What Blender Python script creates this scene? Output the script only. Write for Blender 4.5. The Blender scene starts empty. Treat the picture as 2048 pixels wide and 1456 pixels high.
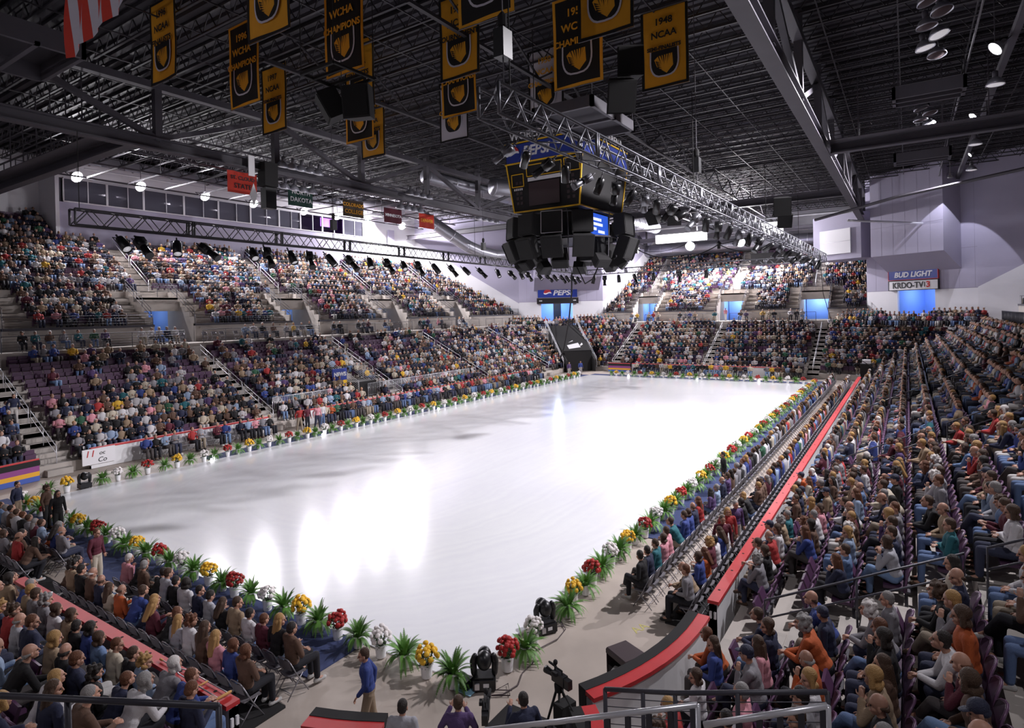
import bpy, math, random
import numpy as np
from mathutils import Vector, Matrix
rnd = random.Random(7)
PI = math.pi
SC = bpy.context.scene
COL = SC.collection

# ------------------------------------------------------------------ helpers
class MB:
    """collects simple shapes into one mesh"""
    def __init__(s): s.v = []; s.f = []; s.m = []; s.cur = 0
    def add(s, vs, fs):
        b = len(s.v); s.v += [tuple(p) for p in vs]
        for f in fs: s.f.append(tuple(b+i for i in f)); s.m.append(s.cur)
        return s
    def quad(s, a, b, c, d): return s.add([a, b, c, d], [(0, 1, 2, 3)])
    def box(s, x0, x1, y0, y1, z0, z1):
        return s.add([(x0,y0,z0),(x1,y0,z0),(x1,y1,z0),(x0,y1,z0),(x0,y0,z1),(x1,y0,z1),(x1,y1,z1),(x0,y1,z1)],
                     [(0,3,2,1),(4,5,6,7),(0,1,5,4),(1,2,6,5),(2,3,7,6),(3,0,4,7)])
    def bar(s, p, q, w, h=None, up=(0,0,1)):
        h = h or w
        p = Vector(p); q = Vector(q); d = (q-p)
        if d.length < 1e-6: return s
        d.normalize(); u = Vector(up)
        if abs(d.dot(u)) > .98: u = Vector((1,0,0))
        r = d.cross(u).normalized(); u = r.cross(d)
        o = [r*(a*w/2)+u*(b*h/2) for a, b in ((-1,-1),(1,-1),(1,1),(-1,1))]
        return s.add([p+k for k in o]+[q+k for k in o], [(3,2,1,0),(4,5,6,7),(0,1,5,4),(1,2,6,5),(2,3,7,6),(3,0,4,7)])
    def tube(s, p, q, r0, r1=None, n=8, cap=True):
        r1 = r0 if r1 is None else r1
        p = Vector(p); q = Vector(q); d = (q-p).normalized()
        u = Vector((0,0,1)) if abs(d.z) < .9 else Vector((1,0,0))
        a = d.cross(u).normalized(); b = d.cross(a)
        vs = []
        for c, r in ((p, r0), (q, r1)):
            vs += [c+(a*math.cos(2*PI*i/n)+b*math.sin(2*PI*i/n))*r for i in range(n)]
        fs = [(i, n+i, n+(i+1) % n, (i+1) % n) for i in range(n)]
        if cap: fs += [tuple(range(n)), tuple(range(2*n-1, n-1, -1))]
        return s.add(vs, fs)
    def path(s, pts, r, n=8):
        pts = [Vector(p) for p in pts]
        fr = None; rings = []
        for i, p in enumerate(pts):
            d = (pts[min(i+1, len(pts)-1)]-pts[max(i-1, 0)]).normalized()
            if fr is None:
                u = Vector((0,0,1)) if abs(d.z) < .9 else Vector((1,0,0))
                fr = d.cross(u).normalized()
            else: fr = (fr-d*fr.dot(d)).normalized()
            b = d.cross(fr)
            rings.append([p+(fr*math.cos(2*PI*k/n)+b*math.sin(2*PI*k/n))*r for k in range(n)])
        vs = [v for R in rings for v in R]; fs = []
        for i in range(len(rings)-1):
            for k in range(n): fs.append((i*n+k, i*n+(k+1) % n, (i+1)*n+(k+1) % n, (i+1)*n+k))
        fs += [tuple(range(n-1, -1, -1)), tuple((len(rings)-1)*n+k for k in range(n))]
        return s.add(vs, fs)
    def lathe(s, prof, n=16, c=(0,0,0), M=None):
        vs = []; fs = []
        for r, z in prof: vs += [Vector((r*math.cos(2*PI*i/n), r*math.sin(2*PI*i/n), z)) for i in range(n)]
        for j in range(len(prof)-1):
            for i in range(n): fs.append((j*n+i, j*n+(i+1) % n, (j+1)*n+(i+1) % n, (j+1)*n+i))
        if prof[0][0] > 1e-4: fs.append(tuple(range(n-1, -1, -1)))
        if prof[-1][0] > 1e-4: fs.append(tuple((len(prof)-1)*n+i for i in range(n)))
        if M is not None: vs = [M @ v for v in vs]
        return s.add([v+Vector(c) for v in vs], fs)
    def ell(s, c, r, M=None, nu=12, nv=8):
        c = Vector(c); vs = []
        vs.append(Vector((0,0,1)))
        for j in range(1, nv):
            t = PI*j/nv
            for i in range(nu): vs.append(Vector((math.sin(t)*math.cos(2*PI*i/nu), math.sin(t)*math.sin(2*PI*i/nu), math.cos(t))))
        vs.append(Vector((0,0,-1)))
        vs = [Vector((v.x*r[0], v.y*r[1], v.z*r[2])) for v in vs]
        if M is not None: vs = [M @ v for v in vs]
        fs = [(0, 1+i, 1+(i+1) % nu) for i in range(nu)]
        for j in range(nv-2):
            a = 1+j*nu
            for i in range(nu): fs.append((a+i, a+nu+i, a+nu+(i+1) % nu, a+(i+1) % nu))
        a = 1+(nv-2)*nu; L = len(vs)-1
        fs += [(a+i, L, a+(i+1) % nu) for i in range(nu)]
        return s.add([v+c for v in vs], fs)
    def cap(s, p, q, r0, r1=None, n=10):
        """tapered capsule, closed"""
        r1 = r0 if r1 is None else r1
        p = Vector(p); q = Vector(q); d = q-p
        L = d.length
        if L < 1e-5: return s.ell(p, (r0,)*3)
        d /= L
        u = Vector((0,0,1)) if abs(d.z) < .9 else Vector((1,0,0))
        a = d.cross(u).normalized(); b = d.cross(a)
        prof = [(p-d*r0*math.cos(t), r0*math.sin(t)) for t in (PI*.25, PI*.5)]+[(q+d*r1*math.cos(t), r1*math.sin(t)) for t in (PI*.5, PI*.25)]
        vs = [p-d*r0]; fs = []
        for c, r in prof: vs += [c+(a*math.cos(2*PI*i/n)+b*math.sin(2*PI*i/n))*r for i in range(n)]
        vs.append(q+d*r1)
        fs += [(0, 1+(i+1) % n, 1+i) for i in range(n)]
        for j in range(3):
            o = 1+j*n
            for i in range(n): fs.append((o+i, o+(i+1) % n, o+n+(i+1) % n, o+n+i))
        o = 1+3*n; e = len(vs)-1
        fs += [(o+i, o+(i+1) % n, e) for i in range(n)]
        return s.add(vs, fs)
    def prism(s, poly, z0, z1):
        n = len(poly)
        return s.add([(x, y, z0) for x, y in poly]+[(x, y, z1) for x, y in poly],
                     [tuple(range(n-1, -1, -1)), tuple(range(n, 2*n))]+[(i, (i+1) % n, n+(i+1) % n, n+i) for i in range(n)])
    def xf(s, M):
        s.v = [tuple(M @ Vector(p)) for p in s.v]; return s
    def mesh(s, name, mats, smooth=False):
        me = bpy.data.meshes.new(name)
        me.from_pydata(s.v, [], s.f)
        for m in (mats if isinstance(mats, (list, tuple)) else [mats]): me.materials.append(m)
        if any(s.m): me.polygons.foreach_set('material_index', s.m)
        if smooth: me.polygons.foreach_set('use_smooth', [True]*len(s.f))
        me.update(); return me
    def build(s, name, mats, parent=None, smooth=False):
        return link(name, s.mesh(name, mats, smooth), parent)

def link(name, me, parent=None, M=None, color=None):
    o = bpy.data.objects.new(name, me); COL.objects.link(o)
    if parent is not None: o.parent = parent
    if M is not None: o.matrix_local = M
    if color is not None: o.color = (*color[:3], 1)
    return o
def tag(o, label=None, cat=None, group=None, kind=None):
    if label: o['label'] = label
    if cat: o['category'] = cat
    if group: o['group'] = group
    if kind: o['kind'] = kind
    return o
def thing(name, label, cat, loc=(0,0,0), rz=0, group=None):
    o = bpy.data.objects.new(name, None); COL.objects.link(o)
    o.empty_display_size = .1
    o.location = loc; o.rotation_euler = (0, 0, rz)
    return tag(o, label, cat, group)
def struct(name, mb, mats, label=None, smooth=False):
    o = mb.build(name, mats, None, smooth); return tag(o, label or name.replace('_', ' ')+' of the ice arena hall', name.split('_')[0], None, 'structure')
def dup(root, loc, rz, label=None, group=None, color=None):
    r = root.copy(); COL.objects.link(r); r.location = loc; r.rotation_euler = (0, 0, rz)
    if label: r['label'] = label
    if group: r['group'] = group
    for ch in root.children:
        c = ch.copy(); COL.objects.link(c); c.parent = r
        for g in ch.children:
            d = g.copy(); COL.objects.link(d); d.parent = c
    return r
ORD = ['zeroth','first','second','third','fourth','fifth','sixth','seventh','eighth','ninth','tenth','eleventh','twelfth','thirteenth','fourteenth','fifteenth','sixteenth','seventeenth','eighteenth','nineteenth']
TENS = {2:'twent',3:'thirt',4:'fort',5:'fift',6:'sixt',7:'sevent',8:'eight',9:'ninet'}
def ordn(n):
    if n < 20: return ORD[n]
    if n >= 100: return 'hundred-and-'+ordn(n-100) if n > 100 else 'hundredth'
    t = TENS[n//10]
    return t+'ieth' if n % 10 == 0 else t+'y-'+ORD[n % 10]

# ------------------------------------------------------------------ materials
def mat(name, col, rough=.6, metal=0., bump=0., bscale=40., var=0., vscale=3., emit=None, estr=0., spec=None, objcol=False, attr=None, rand=0.):
    m = bpy.data.materials.new(name); m.use_nodes = True
    nt = m.node_tree; b = nt.nodes['Principled BSDF']
    b.inputs['Roughness'].default_value = rough; b.inputs['Metallic'].default_value = metal
    if spec is not None: b.inputs['Specular IOR Level'].default_value = spec
    src = None
    if objcol:
        n = nt.nodes.new('ShaderNodeObjectInfo'); src = n.outputs['Color']
    elif attr:
        n = nt.nodes.new('ShaderNodeAttribute'); n.attribute_name = attr; src = n.outputs['Color']
    else:
        b.inputs['Base Color'].default_value = (*col, 1)
    if var or rand:
        mx = nt.nodes.new('ShaderNodeMix'); mx.data_type = 'RGBA'; mx.blend_type = 'MULTIPLY'; mx.inputs[0].default_value = 1
        if src: nt.links.new(src, mx.inputs[6])
        else: mx.inputs[6].default_value = (*col, 1)
        mr = nt.nodes.new('ShaderNodeMapRange')
        if var:
            tc = nt.nodes.new('ShaderNodeTexCoord'); ns = nt.nodes.new('ShaderNodeTexNoise')
            ns.inputs['Scale'].default_value = vscale; ns.inputs['Detail'].default_value = 5
            nt.links.new(tc.outputs['Object'], ns.inputs['Vector'])
            nt.links.new(ns.outputs['Fac'], mr.inputs[0]); mr.inputs[1].default_value = .3; mr.inputs[2].default_value = .7
            mr.inputs[3].default_value = 1-var; mr.inputs[4].default_value = 1+var*.4
        else:
            oi = nt.nodes.new('ShaderNodeObjectInfo'); nt.links.new(oi.outputs['Random'], mr.inputs[0])
            mr.inputs[3].default_value = 1-rand; mr.inputs[4].default_value = 1+rand*.4
        nt.links.new(mr.outputs[0], mx.inputs[7]); src = mx.outputs[2]
    if src is not None: nt.links.new(src, b.inputs['Base Color'])
    if bump:
        tc = nt.nodes.new('ShaderNodeTexCoord'); ns = nt.nodes.new('ShaderNodeTexNoise'); ns.inputs['Scale'].default_value = bscale
        bp = nt.nodes.new('ShaderNodeBump'); bp.inputs['Strength'].default_value = bump; bp.inputs['Distance'].default_value = .02
        nt.links.new(tc.outputs['Object'], ns.inputs['Vector']); nt.links.new(ns.outputs['Fac'], bp.inputs['Height']); nt.links.new(bp.outputs[0], b.inputs['Normal'])
    if emit:
        b.inputs['Emission Color'].default_value = (*emit, 1); b.inputs['Emission Strength'].default_value = estr
    return m
M = {}
M['concrete'] = mat('concrete', (.50,.455,.415), .85, var=.18, vscale=.6)
M['step'] = mat('step_concrete', (.43,.395,.365), .85, var=.15, vscale=2)
M['slab'] = mat('floor_concrete', (.46,.395,.345), .6, var=.16, vscale=.7)
M['carpet'] = mat('blue_carpet', (.045,.062,.16), .95, bump=.4, bscale=300, var=.2, vscale=2)
M['white_wall'] = mat('white_wall', (.80,.79,.83), .8, var=.04, vscale=.5)
M['panel'] = mat('lavender_panel', (.43,.405,.525), .85, var=.05, vscale=.4)
M['seam'] = mat('panel_seam', (.30,.28,.36), .9)
M['deck'] = mat('roof_deck', (.030,.027,.036), .75)
M['steel'] = mat('grey_steel', (.075,.069,.084), .6, var=.1, vscale=1)
M['joist'] = mat('joist_steel', (.036,.033,.04), .6)
M['truss'] = mat('aluminium_truss', (.17,.17,.19), .42, metal=.7)
M['btruss'] = mat('black_truss', (.05,.048,.055), .45, metal=.4)
M['rail'] = mat('rail_paint', (.06,.058,.075), .45, metal=.2)
M['galv'] = mat('galvanised_rail', (.74,.74,.78), .3, metal=.45)
M['duct'] = mat('spiral_duct', (.48,.48,.54), .35, metal=.7)
M['black'] = mat('black_plastic', (.012,.012,.014), .35)
M['mblack'] = mat('matt_black', (.013,.012,.013), .85)
M['grille'] = mat('speaker_grille', (.006,.0055,.006), .9, bump=.4, bscale=200)
M['red'] = mat('red_cap', (.55,.035,.04), .5, var=.1, vscale=3)
M['board'] = mat('white_board', (.78,.78,.80), .3, var=.06, vscale=2)
M['grey_board'] = mat('board_back', (.30,.28,.30), .6, var=.1)
M['alu'] = mat('bare_aluminium', (.55,.54,.57), .35, metal=.8)
M['seat'] = mat('purple_seat', (.085,.035,.085), .45, rand=.25)
M['rim'] = mat('purple_rim', (.17,.085,.17), .4)
M['pot'] = mat('white_pot', (.82,.81,.83), .4)
M['leaf'] = mat('fern_leaf', (.12,.28,.05), .55, rand=.25)
M['mleaf'] = mat('mum_leaf', (.04,.095,.022), .6)
M['yellow'] = mat('yellow_petal', (.85,.50,.03), .6, rand=.12)
M['redfl'] = mat('red_petal', (.48,.022,.02), .6, rand=.35)
M['whitefl'] = mat('white_petal', (.83,.78,.77), .6)
M['gold'] = mat('gold_cloth', (.80,.37,.02), .75, var=.08, vscale=2)
M['goldline'] = mat('gold_line', (.85,.5,.02), .5)
M['bcloth'] = mat('black_cloth', (.012,.011,.012), .85)
M['wcloth'] = mat('white_cloth', (.62,.60,.68), .8)
M['rcloth'] = mat('red_cloth', (.62,.05,.03), .8)
M['gcloth'] = mat('green_cloth', (.02,.07,.055), .8)
M['mcloth'] = mat('maroon_cloth', (.12,.02,.035), .8)
M['brcloth'] = mat('brown_cloth', (.06,.04,.025), .8)
M['blue'] = mat('sign_blue', (.02,.045,.30), .4)
M['white'] = mat('sign_white', (.80,.79,.82), .5)
M['ink'] = mat('ink_black', (.015,.015,.02), .6)
M['skin'] = mat('skin', (.50,.27,.19), .5, rand=.25)
M['lip'] = mat('lips', (.38,.12,.10), .5)
M['eye'] = mat('eyes', (.03,.025,.025), .2)
M['cloth'] = mat('clothing', (1,1,1), .85, objcol=True, bump=.25, bscale=60)
M['hair'] = mat('hair', (1,1,1), .6, objcol=True, bump=.7, bscale=90)
M['crowd'] = mat('crowd_colours', (1,1,1), .8, attr='Col')
M['glass'] = mat('booth_glass', (.10,.10,.13), .05, spec=.6)
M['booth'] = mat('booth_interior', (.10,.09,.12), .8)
M['bluelit'] = mat('lobby_blue', (.25,.42,.85), .8)  # blue of the lobby light put into the wall colour
M['lens'] = mat('lamp_lens', (1,1,1), .3, emit=(1,.94,1), estr=28)
M['lens2'] = mat('small_lamp_lens', (1,1,1), .3, emit=(.95,.93,1), estr=25)
M['screen'] = mat('screen_glow', (.02,.05,.3), .3, emit=(.03,.12,.75), estr=.9)
M['screentext'] = mat('screen_text', (.8,.8,.9), .3, emit=(.8,.85,1), estr=1.2)
M['purplelit'] = mat('purple_booth_light', (.3,.08,.6), .5, emit=(.38,.10,.85), estr=.9)
M['dome'] = mat('dome_reflector', (.62,.60,.66), .35, emit=(1, .96, 1), estr=.35)  # faint glow added so the switched-off diffusers look white
M['chair'] = mat('folding_chair_metal', (.30,.29,.32), .35, metal=.6)
M['chairp'] = mat('folding_chair_panel', (.16,.15,.165), .5)
M['rubber'] = mat('brown_plastic', (.055,.035,.04), .5)
M['wood'] = mat('tan_foam', (.62,.33,.10), .6)
M['paper'] = mat('paper', (.75,.74,.72), .7)
# ------------------------------------------------------------------ camera
def cam_axes():
    yaw, pitch, roll = math.radians(33.36), math.radians(-.35), math.radians(-1.32)
    f = Vector((math.cos(yaw)*math.cos(pitch), math.sin(yaw)*math.cos(pitch), math.sin(pitch)))
    r = f.cross(Vector((0,0,1))).normalized(); u = r.cross(f)
    return r*math.cos(roll)+u*math.sin(roll), -r*math.sin(roll)+u*math.cos(roll), f
CR, CU, CF = cam_axes()
FPX, CYP = 1203.8, 631.1
EYE = Vector((0, 0, 8.0))
cd = bpy.data.cameras.new('camera'); co = bpy.data.objects.new('camera', cd); COL.objects.link(co)
cd.sensor_width = 36; cd.lens = FPX*36/2048; cd.shift_y = -(728-CYP)/2048; cd.clip_end = 400; cd.clip_start = .1
mw = Matrix((( CR.x, CU.x, -CF.x, 0), (CR.y, CU.y, -CF.y, 0), (CR.z, CU.z, -CF.z, 8.0), (0,0,0,1)))
co.matrix_world = mw; SC.camera = co
def project(p):
    d = Vector(p)-EYE; z = d.dot(CF)
    if z < .2: return None
    return 1024+FPX*d.dot(CR)/z, CYP-FPX*d.dot(CU)/z, z
def inframe(p, m=60):
    q = project(p)
    return q is not None and -m < q[0] < 2048+m and -m < q[1] < 1456+m+60

# ------------------------------------------------------------------ plan of the hall
CXc, CYc = 39.25, 20.6            # centre of the rink
HX, HY, RC = 33.1, 16.65, 7.0     # board half sizes and corner radius
def ring(d, n=8):
    """rounded rectangle outside the boards by d; points counter-clockwise from near-right"""
    pts = []
    for cx, cy, a0 in ((CXc-HX+RC, CYc-HY+RC, PI), (CXc+HX-RC, CYc-HY+RC, 1.5*PI), (CXc+HX-RC, CYc+HY-RC, 0), (CXc-HX+RC, CYc+HY-RC, .5*PI)):
        for i in range(n+1):
            a = a0+PI/2*i/n; pts.append((cx+(RC+d)*math.cos(a), cy+(RC+d)*math.sin(a)))
    return pts
def ringT(d, n=4, R=2.5):
    pts = []
    hx, hy = HX+d-R, HY+d-R
    for sx, sy, a0 in ((-1, -1, PI), (1, -1, 1.5*PI), (1, 1, 0), (-1, 1, .5*PI)):
        for i in range(n+1):
            a = a0+PI/2*i/n; pts.append((CXc+sx*hx+R*math.cos(a), CYc+sy*hy+R*math.sin(a)))
    return pts
def at_ring(side, t, d):
    """point on one side of the ring and inward yaw. side: right, far, left, near, or corner fr/fl/nr/nl with t in 0..1"""
    if side == 'right': return t, CYc-HY-d, PI/2
    if side == 'left': return t, CYc+HY+d, -PI/2
    if side == 'near': return CXc-HX-d, t, 0
    if side == 'far': return CXc+HX+d, t, PI
    cx, cy, a0 = {'nr': (CXc-HX+RC, CYc-HY+RC, PI), 'fr': (CXc+HX-RC, CYc-HY+RC, 1.5*PI), 'fl': (CXc+HX-RC, CYc+HY-RC, 0), 'nl': (CXc-HX+RC, CYc+HY-RC, .5*PI)}[side]
    a = a0+PI/2*t
    return cx+(RC+d)*math.cos(a), cy+(RC+d)*math.sin(a), a+PI
ROWS = 11; TR = .916; D0 = .35; Z0 = .55; RI = .452
def rowd(k): return D0+TR*k
def rowz(k): return Z0+RI*k
DP = rowd(ROWS); ZP = 6.1; DW = 13.25; ZW = 7.6
AX = [13.2, 26.2, 39.25, 52.3, 65.3]; AY = [8.8, 20.6, 32.4]

# floor and ice
mb = MB(); mb.box(-16, 112, -34, 76, -.4, -.02); struct('floor', mb, M['slab'], 'bare concrete floor around the ice sheet')
m = bpy.data.materials.new('ice'); m.use_nodes = True; nt = m.node_tree; b = nt.nodes['Principled BSDF']
b.inputs['Roughness'].default_value = .12; b.inputs['Specular IOR Level'].default_value = .45
tc = nt.nodes.new('ShaderNodeTexCoord')
def noise(scale, det, sx=1, sy=1, rot=0, dist=0):
    mp = nt.nodes.new('ShaderNodeMapping'); mp.inputs['Scale'].default_value = (sx, sy, 1); mp.inputs['Rotation'].default_value = (0, 0, rot)
    n = nt.nodes.new('ShaderNodeTexNoise'); n.inputs['Scale'].default_value = scale; n.inputs['Detail'].default_value = det; n.inputs['Distortion'].default_value = dist
    nt.links.new(tc.outputs['Object'], mp.inputs[0]); nt.links.new(mp.outputs[0], n.inputs['Vector']); return n.outputs['Fac']
def math_(op, a, bv, c=None):
    n = nt.nodes.new('ShaderNodeMath'); n.operation = op
    for i, v in enumerate((a, bv, c)):
        if v is None: continue
        if isinstance(v, (int, float)): n.inputs[i].default_value = v
        else: nt.links.new(v, n.inputs[i])
    return n.outputs[0]
# resurfacer tracks: laps parallel to the edge with a rounded turn near the near-left corner
sep = nt.nodes.new('ShaderNodeSeparateXYZ'); nt.links.new(tc.outputs['Object'], sep.inputs[0])
X_, Y_ = sep.outputs[0], sep.outputs[1]
dx = math_('MAXIMUM', math_('SUBTRACT', 20.5, X_), 0); dy = math_('ABSOLUTE', math_('SUBTRACT', Y_, 21.2), 0)
rad = math_('SQRT', math_('ADD', math_('MULTIPLY', dx, dx), math_('MULTIPLY', dy, dy)), 0)
n1 = noise(.35, 3)
ph = math_('ADD', math_('MULTIPLY', rad, 1.25), math_('MULTIPLY', n1, 1.6))
cmb = nt.nodes.new('ShaderNodeCombineXYZ'); nt.links.new(ph, cmb.inputs[0])
nz = nt.nodes.new('ShaderNodeTexNoise'); nz.inputs['Scale'].default_value = 2.2; nz.inputs['Detail'].default_value = 6; nt.links.new(cmb.outputs[0], nz.inputs['Vector'])
tracks = math_('SUBTRACT', nz.outputs['Fac'], .5)
cl = noise(.12, 4); cl2 = noise(2.5, 5)
val = math_('ADD', math_('ADD', math_('MULTIPLY', tracks, .16), math_('MULTIPLY', cl, .16)), math_('MULTIPLY', cl2, .05))
rp = nt.nodes.new('ShaderNodeValToRGB'); nt.links.new(val, rp.inputs[0])
rp.color_ramp.elements[0].position = .02; rp.color_ramp.elements[0].color = (.76,.76,.82,1)
rp.color_ramp.elements[1].position = .16; rp.color_ramp.elements[1].color = (.90,.91,.92,1)
nt.links.new(rp.outputs[0], b.inputs['Base Color'])
rr = math_('ADD', math_('MULTIPLY', tracks, -.10), .15); nt.links.new(rr, b.inputs['Roughness'])
bp = nt.nodes.new('ShaderNodeBump'); bp.inputs['Strength'].default_value = .05; bp.inputs['Distance'].default_value = .02
nt.links.new(noise(3, 4, .15, 1, .35), bp.inputs['Height']); nt.links.new(bp.outputs[0], b.inputs['Normal'])
M['ice'] = m
mb = MB(); mb.box(10.15, 67.25, 8.2, 33.0, -.02, .012)
o = mb.build('ice_sheet', M['ice']); tag(o, 'wide white ice sheet edged with potted plants', 'ice rink', None, 'structure')
# carpets
def flat(name, lab, x0, x1, y0, y1, m, h=.012):
    b_ = MB(); b_.box(x0, x1, y0, y1, -.02, h); o = b_.build(name, m); tag(o, lab, 'carpet'); return o
flat('blue_carpet_runner', 'blue carpet runner along the near end of the ice, in front of the folding chairs', 8.5, 10.15, 11.2, 34.5, M['carpet'])
flat('blue_carpet_runner', 'blue carpet runner between the ice and the chairs below the beer sign side', 20.05, 70, 6.95, 8.2, M['carpet'])
flat('blue_carpet_runner', 'blue carpet strip behind the pots along the opposite long side of the ice', 19, 67.25, 33.0, 34.3, M['carpet'])
flat('blue_carpet_runner', 'blue carpet strip behind the pots at the far end of the ice', 67.25, 68.7, 8.2, 33.0, M['carpet'])
flat('black_floor_mat', 'black mat on the floor beside the camera tripod', 7.4, 10.1, 4.95, 6.95, M['mblack'], .01)
flat('black_riser_platform', 'low black platform under the back row of chairs behind the near carpet', 6.3, 7.62, 10.8, 34.2, M['mblack'], .03)
flat('black_riser_platform', 'low black platform under the back row of chairs by the red capped side boards', 14.8, 65.5, 4.05, 5.3, M['mblack'], .03)

# lower terrace: treads and risers round the whole rink
mb = MB()
prev = None
for k in range(ROWS):
    a, c = ringT(rowd(k)), ringT(rowd(k+1)); n = len(a)
    zl = 0 if k == 0 else rowz(k-1)
    for i in range(n):
        j = (i+1) % n
        p = [(*a[i], zl), (*a[j], zl), (*a[j], rowz(k)), (*a[i], rowz(k))]
        mb.quad(p[1], p[0], p[3], p[2])
        mb.quad((*a[j], rowz(k)), (*a[i], rowz(k)), (*c[i], rowz(k)), (*c[j], rowz(k)))
a, c = ringT(DP), ringT(DW+5)
for i in range(len(a)):
    j = (i+1) % len(a)
    mb.quad((*a[j], rowz(ROWS-1)), (*a[i], rowz(ROWS-1)), (*a[i], ZP), (*a[j], ZP))
    mb.quad((*a[j], ZP), (*a[i], ZP), (*c[i], ZP), (*c[j], ZP))
struct('floor_terrace', mb, M['concrete'], 'stepped concrete terrace of the lower seating bowl')
# aisle steps
def aisle(side, t, w=1.15):
    b_ = MB()
    for k in range(ROWS):
        for h, dd in ((.0, 0), (.5, .42)):
            z0, z1 = rowz(k)-RI*.5, rowz(k)-RI*.5+RI*.5*(1 if h else 1)
        # half step in front of each riser
        x, y, yaw = at_ring(side, t, rowd(k)-.2)
        bb = MB(); bb.box(-.2, .2, -w/2, w/2, (rowz(k-1) if k else 0)+.001, rowz(k)-RI/2)
        bb.box(-.62, -.2, -w/2, w/2, rowz(k)-RI/2-.02, rowz(k)+.012)
        bb.xf(Matrix.Translation((x, y, 0)) @ Matrix.Rotation(yaw, 4, 'Z')); b_.add(bb.v, bb.f)
    x, y, yaw = at_ring(side, t, DP-.2)
    bb = MB()
    for q in range(2): bb.box(-.2-.3*q+.3, .2+.3, -w/2, w/2, rowz(ROWS-1), rowz(ROWS-1)+.37*(q+1)); 
    bb.xf(Matrix.Translation((x, y, 0)) @ Matrix.Rotation(yaw+PI, 4, 'Z')); b_.add(bb.v, bb.f)
    struct('floor_steps', b_, M['step'], 'pale concrete aisle steps through the lower seating')
def aisle_rail(side, t, k0, k1, lab, off=.0, seg=4):
    """centre handrail up an aisle, in lengths"""
    root = thing('aisle_handrail', lab, 'handrail', (0,0,0))
    def P(k, h):
        x, y, _ = at_ring(side, t, rowd(k)+.1)
        o = Vector((off, 0, 0)) if side in ('left', 'right') else Vector((0, off, 0))
        return Vector((x, y, rowz(k)-.1+h))+o
    ks = list(range(k0, k1, seg))
    for a_ in ks:
        if a_ >= k1-1: continue
        b_ = min(a_+seg-.35, k1)
        r = MB(); r.path([P(a_, .05), P(a_, 1.0), P(b_, 1.0), P(b_, .05)], .024, 7); r.path([P(a_, .62), P(b_, .62)], .02, 6)
        mid = (a_+b_)/2; r.path([P(mid, .05), P(mid, 1.0)], .02, 6)
        r.build('rail_section', M['galv'] if side in ('left', 'far') else M['rail'], root, True)
LEFTN = ['near the striped corner board', 'beside the news sign', 'at mid stand', 'past mid stand', 'near the black tunnel cover']
for i, x in enumerate(AX):
    aisle('left', x); aisle('right', x)
    aisle_rail('left', x, 0, 10, 'steel handrail up the lower aisle under the booths, '+LEFTN[i])
    aisle_rail('right', x, 1, 10, ordn(i+1)+' dark handrail up the aisles behind the long red capped boards')
for i, y in enumerate(AY):
    aisle('far', y); aisle('near', y)
    aisle_rail('far', y, 0, 10, 'handrail up the lower aisle of the far end stand, '+ordn(i+1)+' from the beer sign')

# guard rails with thin infill bars
def guard(name, lab, pts, h=1.05, infill='h', n=4, m=None, r=.024, post=2.0, group=None):
    root = thing(name, lab, 'railing', (0,0,0), 0, group); m = m or M['rail']
    top = MB(); inf = MB()
    P = [Vector(p) for p in pts]
    top.path([p+Vector((0,0,h)) for p in P], r, 8) if len(P) > 1 else None
    for a_, b_ in zip(P, P[1:]):
        L = (b_-a_).length; k = max(1, int(round(L/post)))
        for i in range(k+1):
            q = a_.lerp(b_, i/k); top.path([q, q+Vector((0,0,h))], r*.95, 6)
        if infill == 'h':
            for j in range(n):
                z = h*(j+1)/(n+1); inf.path([a_+Vector((0,0,z)), b_+Vector((0,0,z))], .009, 5)
        elif infill == 'v':
            inf.path([a_+Vector((0,0,.1)), b_+Vector((0,0,.1))], .015, 5)
            k = max(2, int(L/.14))
            for i in range(1, k):
                q = a_.lerp(b_, i/k); inf.bar(q+Vector((0,0,.1)), q+Vector((0,0,h)), .02)
    top.build('rail_frame', m, root, True)
    if inf.v: inf.build('infill_bars', m, root, True)
    return root
def ringpt(side, t, d, z):
    x, y, _ = at_ring(side, t, d); return (x, y, z)
# platform edge rails, broken at the aisles
xs = [0.5]+AX+[78]
for i, (a_, b_) in enumerate(zip(xs, xs[1:])):
    guard('platform_railing', 'grey bar railing on the wheelchair platform edge, '+ordn(i+1)+' length from the striped board',
          [ringpt('left', a_+.75, DP+.06, ZP), ringpt('left', min(b_-.75, 74), DP+.06, ZP)], n=5)
ys = [4.5]+AY+[37]
for i, (a_, b_) in enumerate(zip(ys, ys[1:])):
    guard('platform_railing', 'grey bar railing on the far end platform edge, '+ordn(i+1)+' length from the beer sign',
          [ringpt('far', a_+.75, DP+.06, ZP), ringpt('far', b_-.75, DP+.06, ZP)], n=5)
for i, (a_, b_) in enumerate(((27, 38.5), (40, 51.5), (53, 64.5))):
    guard('platform_railing', 'dark railing above the crowded stand by the red capped boards, '+ordn(i+1)+' length from the camera',
          [ringpt('right', a_, DP+.06, ZP), ringpt('right', b_, DP+.06, ZP)], infill='v')
# box railing at the front of the opposite stand
guard('box_railing', 'galvanised railing with upright bars in front of the news sign', [(26.9,38.75,1.05),(32.2,38.75,1.05)], 1.1, 'v', m=M['galv'])
guard('box_railing', 'long galvanised railing with upright bars past the news sign', [(36.2,38.75,1.05),(50.4,38.75,1.05)], 1.1, 'v', m=M['galv'])
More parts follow.
